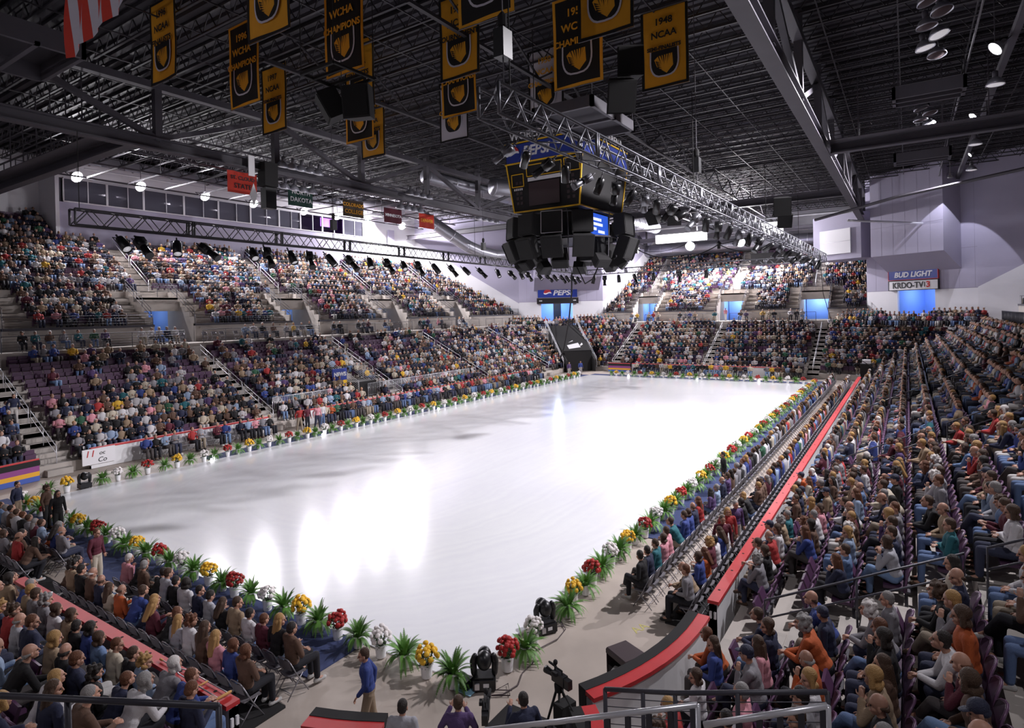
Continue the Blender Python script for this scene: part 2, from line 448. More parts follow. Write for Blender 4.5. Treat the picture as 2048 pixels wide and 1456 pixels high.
# ------------------------------------------------------------------ upper bowls
UT, UR, UZ0, NU = .85, .58, 7.55, 17
def upz(k): return UZ0+UR*k
class Bank:
    """straight upper bank: s along, d outward from its front wall"""
    def __init__(s, name, f, smin, smax, portals, yaw, slant0, slant1, nrows):
        s.name, s.f, s.smin, s.smax, s.portals, s.yaw, s.sl0, s.sl1, s.nrows = name, f, smin, smax, portals, yaw, slant0, slant1, nrows
    def lim(s, d): return s.smin+s.sl0*d, s.smax+s.sl1*d
BL = Bank('left', lambda u, d: (u, CYc+HY+DW+d), 7.0, 78.4, [13.1, 26.1, 39.0, 52.0, 64.4], -PI/2, .6, -.913, lambda u: 17 if u < 22 else 13)
BF = Bank('far', lambda u, d: (CXc+HX+DW+d, u), 4.2, 39.4, [10.1, 20.6, 32.9], PI, -.25, -.25, lambda u: 17)
BR = Bank('right', lambda u, d: (u, CYc-HY-DW-d), 20, 78, [39.25, 52.4, 65.0], PI/2, 0, -.6, lambda u: 10)
PW = 1.65                                         # portal half width
def slab(mb, B, s0, s1, d0, d1, z0, z1, sk=0):
    """box along a bank"""
    c = [B.f(s0, d0), B.f(s1, d0), B.f(s1, d1), B.f(s0, d1)]
    if (c[1][0]-c[0][0])*(c[2][1]-c[1][1])-(c[1][1]-c[0][1])*(c[2][0]-c[1][0]) < 0: c = c[::-1]
    mb.prism(c, z0, z1)
for B in (BL, BF, BR):
    mb = MB(); st = MB(); wl = MB(); lob = MB(); led = MB()
    for k in range(NU):
        d0 = UT*k; lo, hi = B.lim(d0+UT/2)
        cuts = [lo]
        if k < 5:
            for p in B.portals: cuts += [p-PW-.25, p+PW+.25]
        cuts.append(hi)
        for a, b_ in zip(cuts[::2], cuts[1::2]):
            if b_ <= a: continue
            nr = B.nrows((a+b_)/2)
            if B is BL and k >= 13: b_ = min(b_, 22.3)
            slab(mb, B, a, b_, d0, d0+UT+.02, upz(k)-(.9 if k else .4), upz(k))
        for p in B.portals:
            if k < 5:
                for q in (p-PW-.9, p+PW+.9):
                    slab(st, B, q-.55, q+.55, d0-.3, d0+UT+.01, upz(k)-UR*.5-.02, upz(k)-UR*.5+.012 if k else upz(k)-.2)
                    slab(st, B, q-.55, q+.55, d0, d0+UT+.01, upz(k)-.05, upz(k)+.012)
            elif k < B.nrows(p):
                slab(st, B, p-.6, p+.6, d0-.3, d0, upz(k)-UR+.02, upz(k)-UR*.5)
                slab(st, B, p-.6, p+.6, d0, d0+UT, upz(k)-.05, upz(k)+.012)
    # front wall with openings, ledge, portal cheeks, lintel, lobby behind
    lo, hi = B.lim(0); cuts = [lo]
    for p in B.portals: cuts += [p-PW, p+PW]
    cuts.append(hi)
    for a, b_ in zip(cuts[::2], cuts[1::2]):
        slab(wl, B, a, b_, -.18, .05, ZP-.05, ZW); slab(led, B, a, b_, -.24, .1, ZW-.14, ZW+.04)
    for p in B.portals:
        for q in (p-PW-.1, p+PW+.1):
            n = 6
            for i in range(n):
                slab(wl, B, q-.1, q+.1, UT*5*i/n, UT*5*(i+1)/n, ZP, ZW+.35+(upz(5)-.2-ZW)*(i+.6)/n)
        slab(wl, B, p-PW, p+PW, 2.5, 2.75, 8.75, upz(4)+.05)           # lintel
        slab(wl, B, p-PW, p+PW, 2.5, UT*5+.05, upz(4)-.15, upz(4)+.02)  # landing
        slab(lob, B, p-PW-.1, p+PW+.1, 7.4, 7.6, ZP-.1, 9.2)
        slab(lob, B, p-PW-.35, p-PW-.2, UT*5, 7.5, ZP-.1, 9.2); slab(lob, B, p+PW+.2, p+PW+.35, UT*5, 7.5, ZP-.1, 9.2)
    struct('floor_upper_'+B.name, mb, M['concrete'], 'stepped concrete terrace of the upper seating bank'); struct('floor_upper_steps', st, M['step'], 'pale steps of the upper seating aisles')
    struct('wall_upper_'+B.name, wl, M['concrete'], 'concrete front wall and portal cheeks of the upper seating bank'); struct('trim_upper_ledge', led, M['steel'], 'dark capping on the upper front wall'); struct('wall_lobby_'+B.name, lob, M['bluelit'], 'blue lobby walls seen through the upper portals')
    nm = {'left': 'under the glass booths', 'far': 'at the far end', 'right': 'beside the camera'}[B.name]
    for i, (a, b_) in enumerate(zip(cuts[::2], cuts[1::2])):
        if b_-a < 1.5: continue
        P0, P1 = B.f(a+.05, -.08), B.f(b_-.05, -.08)
        guard('upper_front_railing', 'thin grey railing on the upper front wall '+nm+', '+ordn(i+1)+' length along', [(*P0, ZW+.02), (*P1, ZW+.02)], .8, 'h', 3, r=.02)
    for i, p in enumerate(B.portals):
        guard('portal_railing', 'grey railing over the '+ordn(i+1)+' upper portal '+nm, [(*B.f(p-PW, 2.6), upz(4)), (*B.f(p+PW, 2.6), upz(4))], 1.05, 'h', 5, r=.022)
        root = thing('aisle_handrail', 'steel handrails up the '+ordn(i+1)+' upper aisle '+nm, 'handrail')
        n = B.nrows(p); r = MB()
        for a in range(5, n-2, 4):
            e = min(a+3.6, n-.5)
            q0 = Vector((*B.f(p+.25, UT*a+.3), upz(a))); q1 = Vector((*B.f(p+.25, UT*e+.3), upz(e)))
            for h in (.6, 1.0): r.path([q0+Vector((0,0,h)), q1+Vector((0,0,h))], .024, 6)
            r.path([q0, q0+Vector((0,0,1))], .024, 6); r.path([q1, q1+Vector((0,0,1))], .024, 6)
        r.build('rail_section', M['galv'], root, True)
        for sgn, wd in ((-1, 'near'), (1, 'off')):
            rr = thing('portal_handrail', 'sloping bar handrail on the '+wd+' cheek of the '+ordn(i+1)+' upper portal '+nm, 'handrail'); r = MB()
            q0 = Vector((*B.f(p+sgn*(PW+.1), .1), ZW+.45)); q1 = Vector((*B.f(p+sgn*(PW+.1), UT*5), upz(5)+.1))
            for h in (.3, .6, .9): r.path([q0+Vector((0,0,h)), q1+Vector((0,0,h))], .02, 6)
            for t in (0, .33, .66, 1): q = q0.lerp(q1, t); r.path([q-Vector((0,0,.2)), q+Vector((0,0,.9))], .02, 6)
            r.build('rail_section', M['rail'], rr, True)

# ------------------------------------------------------------------ outer walls and corners
ZC = 23.2
def wallquad(name, A, B_, z0, z1, m, lab, th=.3):
    A = Vector((*A, 0)); B_ = Vector((*B_, 0)); d = (B_-A).normalized(); n = Vector((-d.y, d.x, 0))
    c = Vector((CXc, CYc, 0))
    if (c-A).dot(n) > 0: n = -n
    mb = MB(); mb.prism([(p.x, p.y) for p in (A, B_, B_+n*th, A+n*th)][::(1 if d.cross(n).z > 0 else -1)], z0, z1)
    return struct(name, mb, m, lab)
# left side wall above the bank and the booths
wallquad('wall_left_back', (5, 65.4), (22.4, 65.4), 14, ZC, M['white_wall'], 'white rear wall left of the glass booths')
wallquad('wall_left_return', (22.4, 65.4), (22.4, 61.9), 14, ZC, M['white_wall'], 'white return wall at the end of the booths')
wallquad('wall_left_lower', (22.4, 62), (57.6, 62), 13, 18.62, M['panel'], 'lavender wall under the glass booths')
wallquad('wall_left_upper', (22.4, 62), (57.6, 62), 20.75, ZC, M['white_wall'], 'white wall above the glass booths')
wallquad('wall_left_end', (57.6, 62), (68.0, 62), 13, ZC, M['white_wall'], 'white rear wall past the glass booths')
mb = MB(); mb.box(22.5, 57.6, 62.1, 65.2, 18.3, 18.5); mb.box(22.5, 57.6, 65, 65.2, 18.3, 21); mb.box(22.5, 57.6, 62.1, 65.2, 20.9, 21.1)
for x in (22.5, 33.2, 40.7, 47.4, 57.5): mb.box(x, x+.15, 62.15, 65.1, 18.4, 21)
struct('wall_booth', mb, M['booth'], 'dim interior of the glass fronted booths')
wx = [22.7, 26.2, 29.4, 33.3, 37.0, 40.8, 44.5, 47.5, 50.8, 54.2, 57.6]
for i, (a, b_) in enumerate(zip(wx, wx[1:])):
    mb = MB(); z0, z1 = 18.62, 20.75
    for x in (a, b_-.09): mb.box(x, x+.09, 61.9, 62.05, z0, z1)
    mb.box(a, b_, 61.88, 62.06, z0, z0+.1); mb.box(a, b_, 61.9, 62.05, z1-.07, z1)
    mid = (a+b_)/2+.2; mb.box(mid-.035, mid+.035, 61.92, 62.04, z0, z1)
    o = struct('window_%d' % (i+1), mb, M['white_wall'], 'glass booth window with pale mullions, '+ordn(i+1)+' along')
    if i != 7 and i != 8:
        g = MB(); g.box(a+.09, b_-.09, 61.97, 61.99, z0+.1, z1-.07); g.build('pane', M['glass'], o)
mb = MB(); mb.box(62.0, 63.3, 61.66, 61.72, 18.0, 20.1); struct('door_1', mb, M['panel'], 'grey door in the white wall past the booths')
for i, (x0, x1, z0, z1) in enumerate(((46.0, 47.1, 18.7, 20.3), (50.9, 53.6, 19.5, 20.6), (55.6, 57.0, 18.8, 20.5))):
    mb = MB(); mb.box(x0, x1, 62.4, 62.5, z0, z1); o = mb.build('lit_booth_panel', M['purplelit']); tag(o, ['square purple lit panel in the booth nearest the glass row', 'wide purple lit panel inside the open booth', 'purple lit panel at the end of the booths'][i], 'light panel')  # glowing panel added to stand for the booth's purple light
# flank and corner walls behind the far-left (cola sign) and far-right (beer sign) corners
def dadowall(name, A, B_, zsplitA, zsplitB, zb, lab, inv=False):
    A3 = Vector((*A, 0)); B3 = Vector((*B_, 0)); d = (B3-A3); n = Vector((-d.y, d.x, 0)).normalized()*.3
    if (Vector((CXc, CYc, 0))-A3).dot(n) > 0: n = -n
    lo = MB(); hi = MB()
    def seg(mb, za0, zb0, za1, zb1):
        vs = []
        for P in (Vector((0,0,0)), n):
            vs += [A3+P+Vector((0,0,za0)), B3+P+Vector((0,0,zb0)), B3+P+Vector((0,0,zb1)), A3+P+Vector((0,0,za1))]
        mb.add(vs, [(0,1,2,3),(7,6,5,4),(0,4,5,1),(3,2,6,7),(0,3,7,4),(1,5,6,2)])
    seg(lo, zb, zb, zsplitA, zsplitB); seg(hi, zsplitA, zsplitB, ZC, ZC)
    struct(name, lo, M['white_wall'], 'white lower part of the '+lab); struct(name+'_panel', hi, M['panel'], 'lavender panelled upper part of the '+lab)
dadowall('wall_far_left_flank', (78.5, 50.3), (68, 62), 9.25, 19.0, 5, 'slanting wall beside the cola sign, booth side')
dadowall('wall_far_left_side', (85.7, 39.5), (101.5, 35.6), 9.25, 21.0, 5, 'slanting wall beside the cola sign, far stand side')
dadowall('wall_far_right_flank', (79, -6.1), (70, -22), 9.5, 19.0, 5, 'slanting wall beside the beer sign')
wallquad('wall_far', (101.2, 36), (101.2, -2), 5, ZC, M['white_wall'], 'white rear wall of the far end stand')
wallquad('wall_right', (-16, -26), (72, -22), -.4, ZC+2, M['panel'], 'side wall behind the stand beside the camera')
wallquad('wall_near', (-16, 76), (-16, -34), -.4, ZC+2, M['panel'], 'rear wall of the near end stand')
wallquad('wall_left_near', (-16, 65.4), (5, 65.4), -.4, ZC, M['panel'], 'rear wall of the opposite stand near the camera end')
mb = MB(); mb.box(85.9, 101.3, 0.5, 4.0, 5, 20)
def corner(name, A, B_, o0, o1, ot, s0, s1, seam):
    A3 = Vector((*A, 0)); d = (Vector((*B_, 0))-A3); L = d.length; d.normalize(); n = Vector((-d.y, d.x, 0))
    if (Vector((CXc, CYc, 0))-A3).dot(n) < 0: n = -n          # n points to the rink
    W = Matrix(((d.x, n.x, 0, A[0]), (d.y, n.y, 0, A[1]), (0, 0, 1, 0), (0,0,0,1)))
    lo = MB(); hi = MB(); sm = MB(); dk = MB()
    for a, b_ in ((0, o0), (o1, L)): lo.box(a, b_, -.3, 0, 5, 9.45)
    hi.box(0, L, -.3, 0, 9.45, ZC)
    lo.box(o0, o1, -.3, 0, ot, 9.45)
    for t in np.arange(1.2, L, 1.55): sm.box(t-.012, t+.012, 0, .006, 9.5, 22)
    sm.box(0, L, 0, .006, 9.42, 9.48); sm.box(0, L, 0, .006, seam-.02, seam+.02)
    lob = MB(); lob.box(o0-.1, o1+.1, -5.2, -5, 5.9, 9.8); lob.box(o0-.2, o0-.02, -5, -.3, 5.9, 9.8); lob.box(o1+.02, o1+.2, -5, -.3, 5.9, 9.8); lob.box(o0, o1, -5, -.3, 9.6, 9.8)
    dk.box((o0+o1)/2-.2, (o0+o1)/2+1.0, -4.95, -4.85, 6.1, 9.2)
    for mb_, nm, m, lb in ((lo, 'wall_'+name, M['white_wall'], 'white lower part of the angled corner wall'), (hi, 'wall_'+name+'_panel', M['panel'], 'lavender panelled angled corner wall'), (sm, 'trim_'+name, M['seam'], 'panel seams on the corner wall'), (lob, 'wall_'+name+'_lobby', M['bluelit'], 'blue lobby behind the corner portal'), (dk, 'door_'+name, M['mblack'], 'dark doorway inside the corner lobby')):
        mb_.xf(W); struct(nm, mb_, m, lb)
    return W, L
WP, LP = corner('far_left', (78.5, 50.3), (85.7, 39.5), 3.4, 8.3, 9.2, 2.9, 9.0, 13.7)
WB, LB = corner('far_right', (85.7, 4.2), (79, -6.1), 3.8, 8.0, 9.45, 2.9, 8.4, 13.7)
# overhanging boxes above the corner portals
def overhang(name, W, L, a, b_, z0, z1, left):
    mb = MB(); mb.box(a, b_, .0, 3.0, z0, z1+3.2)
    if left: mb.box(-5.0, a-1.2, -1.5, 3.0, z0+.1, z1-.6)
    # sloping soffit
    mb.add([(a,0,z0-1.9),(b_,0,z0-1.9),(b_,2.9,z0),(a,2.9,z0),(a,0,z0),(b_,0,z0)], [(0,3,2,1),(0,4,3),(1,2,5)])
    mb.xf(W); struct('wall_'+name+'_overhang', mb, M['panel'], 'lavender panelled box overhanging the corner portal')
    sm = MB()
    for t in np.arange(a+1.3, b_, 1.35): sm.box(t-.012, t+.012, 3.0, 3.006, z0, z1+3)
    sm.box(a, b_, 3.0, 3.006, z0+3.2, z0+3.24); sm.xf(W); struct('trim_'+name+'_overhang', sm, M['seam'], 'seams on the overhanging box')
overhang('far_right', WB, LB, 2.75, 10.75, 13.4, 19.6, True)
overhang('far_left', WP, LP, 2.3, 12.4, 13.0, 19.0, False)
mb = MB(); mb.box(-3.9, .3, 3.0, 3.18, 14.2, 17.2); mb.xf(WB)
o = mb.build('white_panel_screen', M['white']); tag(o, 'blank white panel hung on the box left of the beer sign', 'panel')
fr = MB(); fr.box(-3.9, .3, 3.18, 3.2, 15.65, 15.72); fr.xf(WB); fr.build('joint_strip', M['alu'], o)

# ------------------------------------------------------------------ signs
def txt(body, size, M_, m, parent, ext=.01, name='lettering', shear=0, align='CENTER', sx=1, bold=0):
    cu = bpy.data.curves.new('t', 'FONT'); cu.body = body; cu.size = size; cu.extrude = ext; cu.align_x = align; cu.align_y = 'CENTER'; cu.shear = shear; cu.resolution_u = 3; cu.offset = bold
    t = bpy.data.objects.new('t', cu); COL.objects.link(t)
    dg = bpy.context.evaluated_depsgraph_get(); me = bpy.data.meshes.new_from_object(t.evaluated_get(dg)); bpy.data.objects.remove(t)
    me.name = name; me.materials.clear(); me.materials.append(m)
    if sx != 1:
        for v in me.vertices: v.co.x *= sx
    return link(name, me, parent, M_)
def face(o, xd, zd=(0,0,1)):
    """local x along xd, local y up, z out of the sign"""
    x = Vector(xd).normalized(); y = Vector(zd); z = x.cross(y)
    return Matrix(((x.x, y.x, z.x, o[0]), (x.y, y.y, z.y, o[1]), (x.z, y.z, z.z, o[2]), (0,0,0,1)))
def cola_globe(M_, r, parent):
    g = MB(); n = 28
    top = []; 
    def wave(x, off): return off*r+.16*r*math.sin(x/r*3)
    xs = [(-1+2*i/n)*r*.999 for i in range(n+1)]
    for m_, lo_, hi_ in ((0, .16, 2), (1, -.16, .16), (2, -2, -.16)):
        g.cur = m_
        for x0, x1 in zip(xs, xs[1:]):
            q = []
            for x in (x0, x1):
                c = math.sqrt(max(r*r-x*x, 0)); q.append((max(-c, min(c, wave(x, lo_))), max(-c, min(c, wave(x, hi_)))))
            g.quad((x0, q[0][0], .02), (x1, q[1][0], .02), (x1, q[1][1], .02), (x0, q[0][1], .02))
    o = g.build('round_emblem', [M['red'], M['white'], M['blue']], parent); o.matrix_local = M_; return o
def signboard(name, label, F, w, h, m, frame=None, depth=.18):
    root = thing(name, label, 'sign'); root.matrix_world = F
    b_ = MB(); b_.box(-w/2, w/2, -h/2, h/2, -depth, 0); pn_ = b_.build('panel', m, root)
    if frame is not None:
        f_ = MB(); t = .07
        f_.box(-w/2-t, w/2+t, h/2, h/2+t, -depth, .02); f_.box(-w/2-t, w/2+t, -h/2-t, -h/2, -depth, .02); f_.box(-w/2-t, -w/2, -h/2, h/2, -depth, .02); f_.box(w/2, w/2+t, -h/2, h/2, -depth, .02)
        f_.build('frame', frame, root)
    return pn_
def onwall(W, a, out, z):
    p = W @ Vector((a, out, z)); x = (W.to_3x3() @ Vector((1,0,0)))
    return face(p, x if (x.cross(Vector((0,0,1)))).dot(W.to_3x3() @ Vector((0,1,0))) > 0 else -x)
s = signboard('cola_sign', 'blue cola sign with round red white and blue emblem above the corner portal', onwall(WP, 5.95, .25, 10.75), 6.1, 1.35, M['blue'], M['alu'])
txt('PEPSI', 1.05, Matrix.Translation((.75, 0, .02)), M['white'], s, shear=.2, sx=1.25, bold=.03); cola_globe(Matrix.Translation((-1.55, 0, .01)), .6, s)
s2 = signboard('message_board', 'dark message board under the blue cola sign', onwall(WP, 5.95, .25, 9.55), 6.3, .75, M['mblack'], M['rubber'])
b_ = MB()
for x in (-2.85, 2.4):
    for k in range(4): b_.box(x+.12*k, x+.12*k+.08, -.05, .12, 0, .02)
b_.build('end_captions', M['white'], s2)
s = signboard('beer_sign', 'blue beer sign with red frame over the angled corner portal', onwall(WB, 5.7, .25, 11.2), 5.5, 1.05, M['blue'], M['red'])
txt('BUD LIGHT', .82, Matrix.Translation((0, 0, .02)), M['white'], s, shear=.2, sx=1.0, bold=.025)
s = signboard('station_sign', 'white television station sign with black letters under the beer sign', onwall(WB, 5.7, .25, 10.0), 5.5, 1.0, M['white'], M['ink'])
txt('KRDO-TV', .95, Matrix.Translation((-.55, -.02, .02)), M['ink'], s, sx=.85, bold=.02); txt('1', .8, Matrix.Translation((1.35, 0, .02)), M['ink'], s); txt('3', .9, Matrix.Translation((1.75, 0, .02)), M['redfl'], s, bold=.04)
# ------------------------------------------------------------------ boards round the rink
ZB = 1.1
def boardrun(name, lab, pts, inner=True, cap=True, ends=(False, False), back=None, pad=None, z0=0, white_out=True):
    """a run of rink boards; pts run with the rink on the left hand"""
    root = thing(name, lab, 'rink boards'); pts = [Vector((*p, 0)) for p in pts]
    nrm = []
    for i in range(len(pts)):
        d = (pts[min(i+1, len(pts)-1)]-pts[max(i-1, 0)]).normalized(); nrm.append(Vector((d.y, -d.x, 0)))   # outward
    def strip(mb, o0, o1, za, zb):
        vs = []
        for p, n in zip(pts, nrm): vs += [p+n*o0+Vector((0,0,za)), p+n*o1+Vector((0,0,za)), p+n*o1+Vector((0,0,zb)), p+n*o0+Vector((0,0,zb))]
        fs = []
        for i in range(len(pts)-1):
            a = 4*i; b_ = a+4
            fs += [(a, a+1, b_+1, b_), (a+1, a+2, b_+2, b_+1), (a+2, a+3, b_+3, b_+2), (a+3, a, b_, b_+3)]
        e = 4*(len(pts)-1); fs += [(3,2,1,0), (e, e+1, e+2, e+3)]
        mb.add(vs, fs)
    m1 = MB(); strip(m1, -.07, -.03, z0, ZB-.06); m1.build('inner_face', M['board'], root)
    m2 = MB(); strip(m2, .05, .11, z0, ZB-.06); m2.build('outer_face', M['board'] if white_out else M['grey_board'], root)
    m3 = MB(); strip(m3, -.11, .15, ZB-.06, ZB+.02); m3.build('red_cap_rail', M['red'], root)
    bolts = MB(); dist = 0
    for a, b_ in zip(pts, pts[1:]):
        L = (b_-a).length; k = int(L/1.2)
        for i in range(k): q = a.lerp(b_, (i+.5)/max(k, 1)); bolts.lathe([(.035, ZB+.02), (.03, ZB+.026)], 8, (q.x, q.y, 0))
    if bolts.v: bolts.build('bolt_plates', M['mblack'], root)
    if pad:
        m4 = MB(); strip(m4, -.33, -.11, .35, ZB+.03); m4.build('black_edge_pad', M['mblack'], root)
    for e, idx in ((ends[0], 0), (ends[1], -1)):
        if e:
            p, n = pts[idx], nrm[idx]; d = Vector((-n.y, n.x, 0))*(-1 if idx == 0 else 1)
            pl = MB(); q = p+d*.012
            pl.add([q-n*.07+Vector((0,0,z0)), q+n*.11+Vector((0,0,z0)), q+n*.11+Vector((0,0,ZB-.06)), q-n*.07+Vector((0,0,ZB-.06))], [(0,1,2,3), (3,2,1,0)])
            pl.build('end_plate', M['alu'], root)
            br = MB()
            for zz in (.25, .8):
                for o in (-.03, .07): c = q+n*o+d*.02; br.box(c.x-.025, c.x+.025, c.y-.025, c.y+.025, zz-.08, zz+.08)
            br.build('hinge_bracket', M['white'], root)
    return root
R0 = ring(0, 24)                 # 25 points per corner: nr, fr, fl, nl
nr, fr, fl, nl = R0[:25], R0[25:50], R0[50:75], R0[75:]
yr, yl, xn, xf_ = CYc-HY, CYc+HY, CXc-HX, CXc+HX
boardrun('rink_boards', 'long run of white rink boards with red cap below the crowd beside the camera', [(14.25, yr), (27, yr), (40, yr), (65.4, yr)], ends=(True, False))
boardrun('rink_boards', 'curved white rink boards with red cap and black pad beside the monitor box', nr[16:25]+[(13.5, yr)], ends=(True, True), pad=True, z0=.08)
boardrun('rink_boards', 'grey red-capped boards with a crutch on top before the near end stand', [(xn, 20.15), (xn, 15), (xn, 10.2)], ends=(False, True), white_out=False)
boardrun('rink_boards', 'short red capped board end beside the walkway past the paper cup', [(xn-.2, 28), (xn-.2, 21.6)], ends=(False, True), white_out=False)
boardrun('rink_boards', 'open gate board with red edge and black pad behind the man in blue', nr[5:9], ends=(True, True), pad=True)
boardrun('rink_boards', 'short return board with red edges at the end of the curved boards', [(8.2, 3.7), (9.35, 4.78)], ends=(True, False), pad=True)
boardrun('rink_boards', 'boards with red cap behind the opposite floor chairs, beyond the gate', [(62, yl), (28.4, yl)], ends=(False, True))
boardrun('rink_boards', 'boards with red cap behind the opposite floor chairs, before the gate', [(25.6, yl), (14.6, yl)], ends=(True, True))
boardrun('rink_boards', 'boards with red cap along the far end of the ice', [(xf_, 12), (xf_, 29.5)], ends=(False, False))
# dark board with colour stripes at the striped corner
def stripeboard(name, lab, P, Q, h, cols):
    root = thing(name, lab, 'rink boards'); P = Vector((*P, 0)); Q = Vector((*Q, 0)); n = len(cols); d = (Q-P).normalized(); nn = Vector((-d.y, d.x, 0))
    z = h
    for (frac, m, nm) in cols:
        z1 = z-frac*h
        b_ = MB()
        b_.prism([(p.x, p.y) for p in (P, Q, Q+nn*.12, P+nn*.12)], max(z1, 0), z); b_.build(nm, m, root); z = z1
    return root
SC_ = [(.06, M['red'], 'red_cap_rail'), (.26, M['mblack'], 'black_band'), (.25, mat('purple_vinyl', (.25, .05, .22), .5), 'purple_band'), (.2, mat('yellow_vinyl', (.75, .38, .02), .5), 'yellow_band'), (.23, mat('blue_vinyl', (.05, .1, .4), .5), 'blue_band')]
stripeboard('striped_board', 'dark board with purple yellow and blue stripes by the opposite steps', (7.2, yl-1.2), (12.2, yl-.3), 1.12, SC_)
stripeboard('striped_board', 'dark board with purple yellow and blue stripes at the foot of the far stand', (xf_-.4, 32.6), (xf_-.4, 29.6), 1.12, SC_)
# advert on the boards opposite
s = signboard('board_advert', 'white board advert with red and black lettering at the foot of the opposite steps', face((14.95, yl-.16, .66), (1, 0, 0)), 1.6, .85, M['white'], None, .06)
txt('11', .5, Matrix.Translation((-.45, .15, .01)), M['red'], s, ext=.004, shear=.2); txt('oc', .3, Matrix.Translation((.15, .15, .01)), M['ink'], s, ext=.004, shear=.2); txt('Co', .36, Matrix.Translation((.15, -.22, .01)), M['ink'], s, ext=.004, shear=.2)
s = signboard('news_sign', 'blue and yellow NEWS sign on the opposite vomitory wall', face((34.4, 40.2, 2.75), (1, 0, 0)), 1.5, 1.6, M['blue'], None, .1)
b_ = MB(); b_.box(-.75, .75, -.8, -.2, .0, .02); b_.build('yellow_band', M['goldline'], s)
txt('NEWS', .46, Matrix.Translation((0, .3, .02)), M['white'], s, bold=.02); txt('7', .5, Matrix.Translation((.1, -.5, .03)), M['ink'], s)
# vomitory beside the news sign: black block for the shade in its opening, with railings
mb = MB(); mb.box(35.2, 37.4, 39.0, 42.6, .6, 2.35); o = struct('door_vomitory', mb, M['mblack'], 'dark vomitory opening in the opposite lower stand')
for x, w in ((35.1, 'near'), (37.5, 'off')):
    r = thing('vomitory_railing', 'sloping galvanised railing on the '+w+' side of the news sign vomitory', 'railing'); rb = MB()
    for j in range(7): z = .5+j*.16; rb.path([(x, 38.7, 1.0+z), (x, 42.8, 2.9+z)], .018, 5)
    for t in (0, .5, 1): y = 38.7+4.1*t; rb.path([(x, y, 1.0+1.9*t), (x, y, 1.0+1.9*t+1.5)], .024, 6)
    rb.build('rail_bars', M['galv'], r)
# player tunnel with black cover at the cola corner
tc_ = Vector((CXc+HX-RC, CYc+HY-RC, 0)); dd = Vector((math.cos(PI/4+.05), math.sin(PI/4+.05), 0)); pp = Vector((-dd.y, dd.x, 0))
def tp(r, w, z): q = tc_+dd*r+pp*w; return (q.x, q.y, z)
root = thing('tunnel_cover', 'black cover with a white swoosh over the player tunnel in the cola sign corner', 'cover')
mb = MB(); mb.add([tp(8.6,-2.0,2.7),tp(8.6,2.0,2.7),tp(14.6,2.2,5.9),tp(14.6,-2.2,5.9),tp(8.6,-2.0,2.4),tp(8.6,2.0,2.4),tp(14.6,2.2,5.6),tp(14.6,-2.2,5.6)], [(0,1,2,3),(7,6,5,4),(0,4,5,1),(1,5,6,2),(2,6,7,3),(3,7,4,0)])
mb.build('cover_sheet', M['mblack'], root)
sw = MB()
for a, b_, t0, t1 in ((-1.0, .75, .06, .3), (.85, 1.3, .16, .3), (-.6, .2, .3, .4)):
    q = lambda w, t: Vector(tp(8.6+6*t, w, 2.7+3.2*t))+Vector((0,0,.03))
    sw.quad(q(-a, t0), q(-b_, t0+.05), q(-b_, t1-.02), q(-a, t1-.1))
sw.build('white_swoosh', M['white'], root)
mb = MB(); mb.add([tp(7.3,-1.9,.02),tp(7.3,1.9,.02),tp(8.65,1.9,2.42),tp(8.65,-1.9,2.42)], [(0,1,2,3)])
mb = MB()
for w in (-2.0, 1.88): mb.add([tp(7.2,w,0),tp(7.2,w+.12,0),tp(14.6,w+.12,0),tp(14.6,w,0),tp(7.2,w,1.5),tp(7.2,w+.12,1.5),tp(14.6,w+.12,5.5),tp(14.6,w,5.5)], [(0,3,2,1),(4,5,6,7),(0,1,5,4),(1,2,6,5),(2,3,7,6),(3,0,4,7)])
mb.add([tp(8.2,-1.9,0),tp(8.2,1.9,0),tp(8.2,1.9,2.6),tp(8.2,-1.9,2.6)], [(0,1,2,3)])
struct('wall_tunnel', mb, M['mblack'], 'black side walls of the player tunnel')
for w, nm in ((-2.3, 'beer sign'), (2.3, 'booth')):
    r = thing('tunnel_railing', 'sloping steel railing on the '+nm+' side of the black tunnel cover', 'railing'); rb = MB()
    for h in (.5, .85): rb.path([tp(7.6, w, .9+h), tp(15, w, 6.1+h)], .045, 6)
    for t in np.linspace(0, 1, 6): rb.path([tp(7.6+7.4*t, w, .5+5.3*t), tp(7.6+7.4*t, w, 1.75+5.2*t)], .03, 6)
    rb.build('rail_bars', M['galv'], r)
# ------------------------------------------------------------------ roof
mb = MB(); n = 0
for i, x in enumerate(np.arange(-16, 112, .6)):              # corrugated deck, ribs along y
    mb.quad((x, -34, ZC), (x, 76, ZC), (x+.3, 76, ZC), (x+.3, -34, ZC))
    mb.quad((x+.3, -34, ZC), (x+.3, 76, ZC), (x+.36, 76, ZC+.16), (x+.36, -34, ZC+.16))
    mb.quad((x+.36, -34, ZC+.16), (x+.36, 76, ZC+.16), (x+.54, 76, ZC+.16), (x+.54, -34, ZC+.16))
    mb.quad((x+.54, -34, ZC+.16), (x+.54, 76, ZC+.16), (x+.6, 76, ZC), (x+.6, -34, ZC))
mb.box(-16, 112, -34, 76, ZC+.3, ZC+.5)
struct('ceiling', mb, M['deck'], 'dark corrugated steel roof deck')
YT = (4.5, 36.7)                                            # main trusses
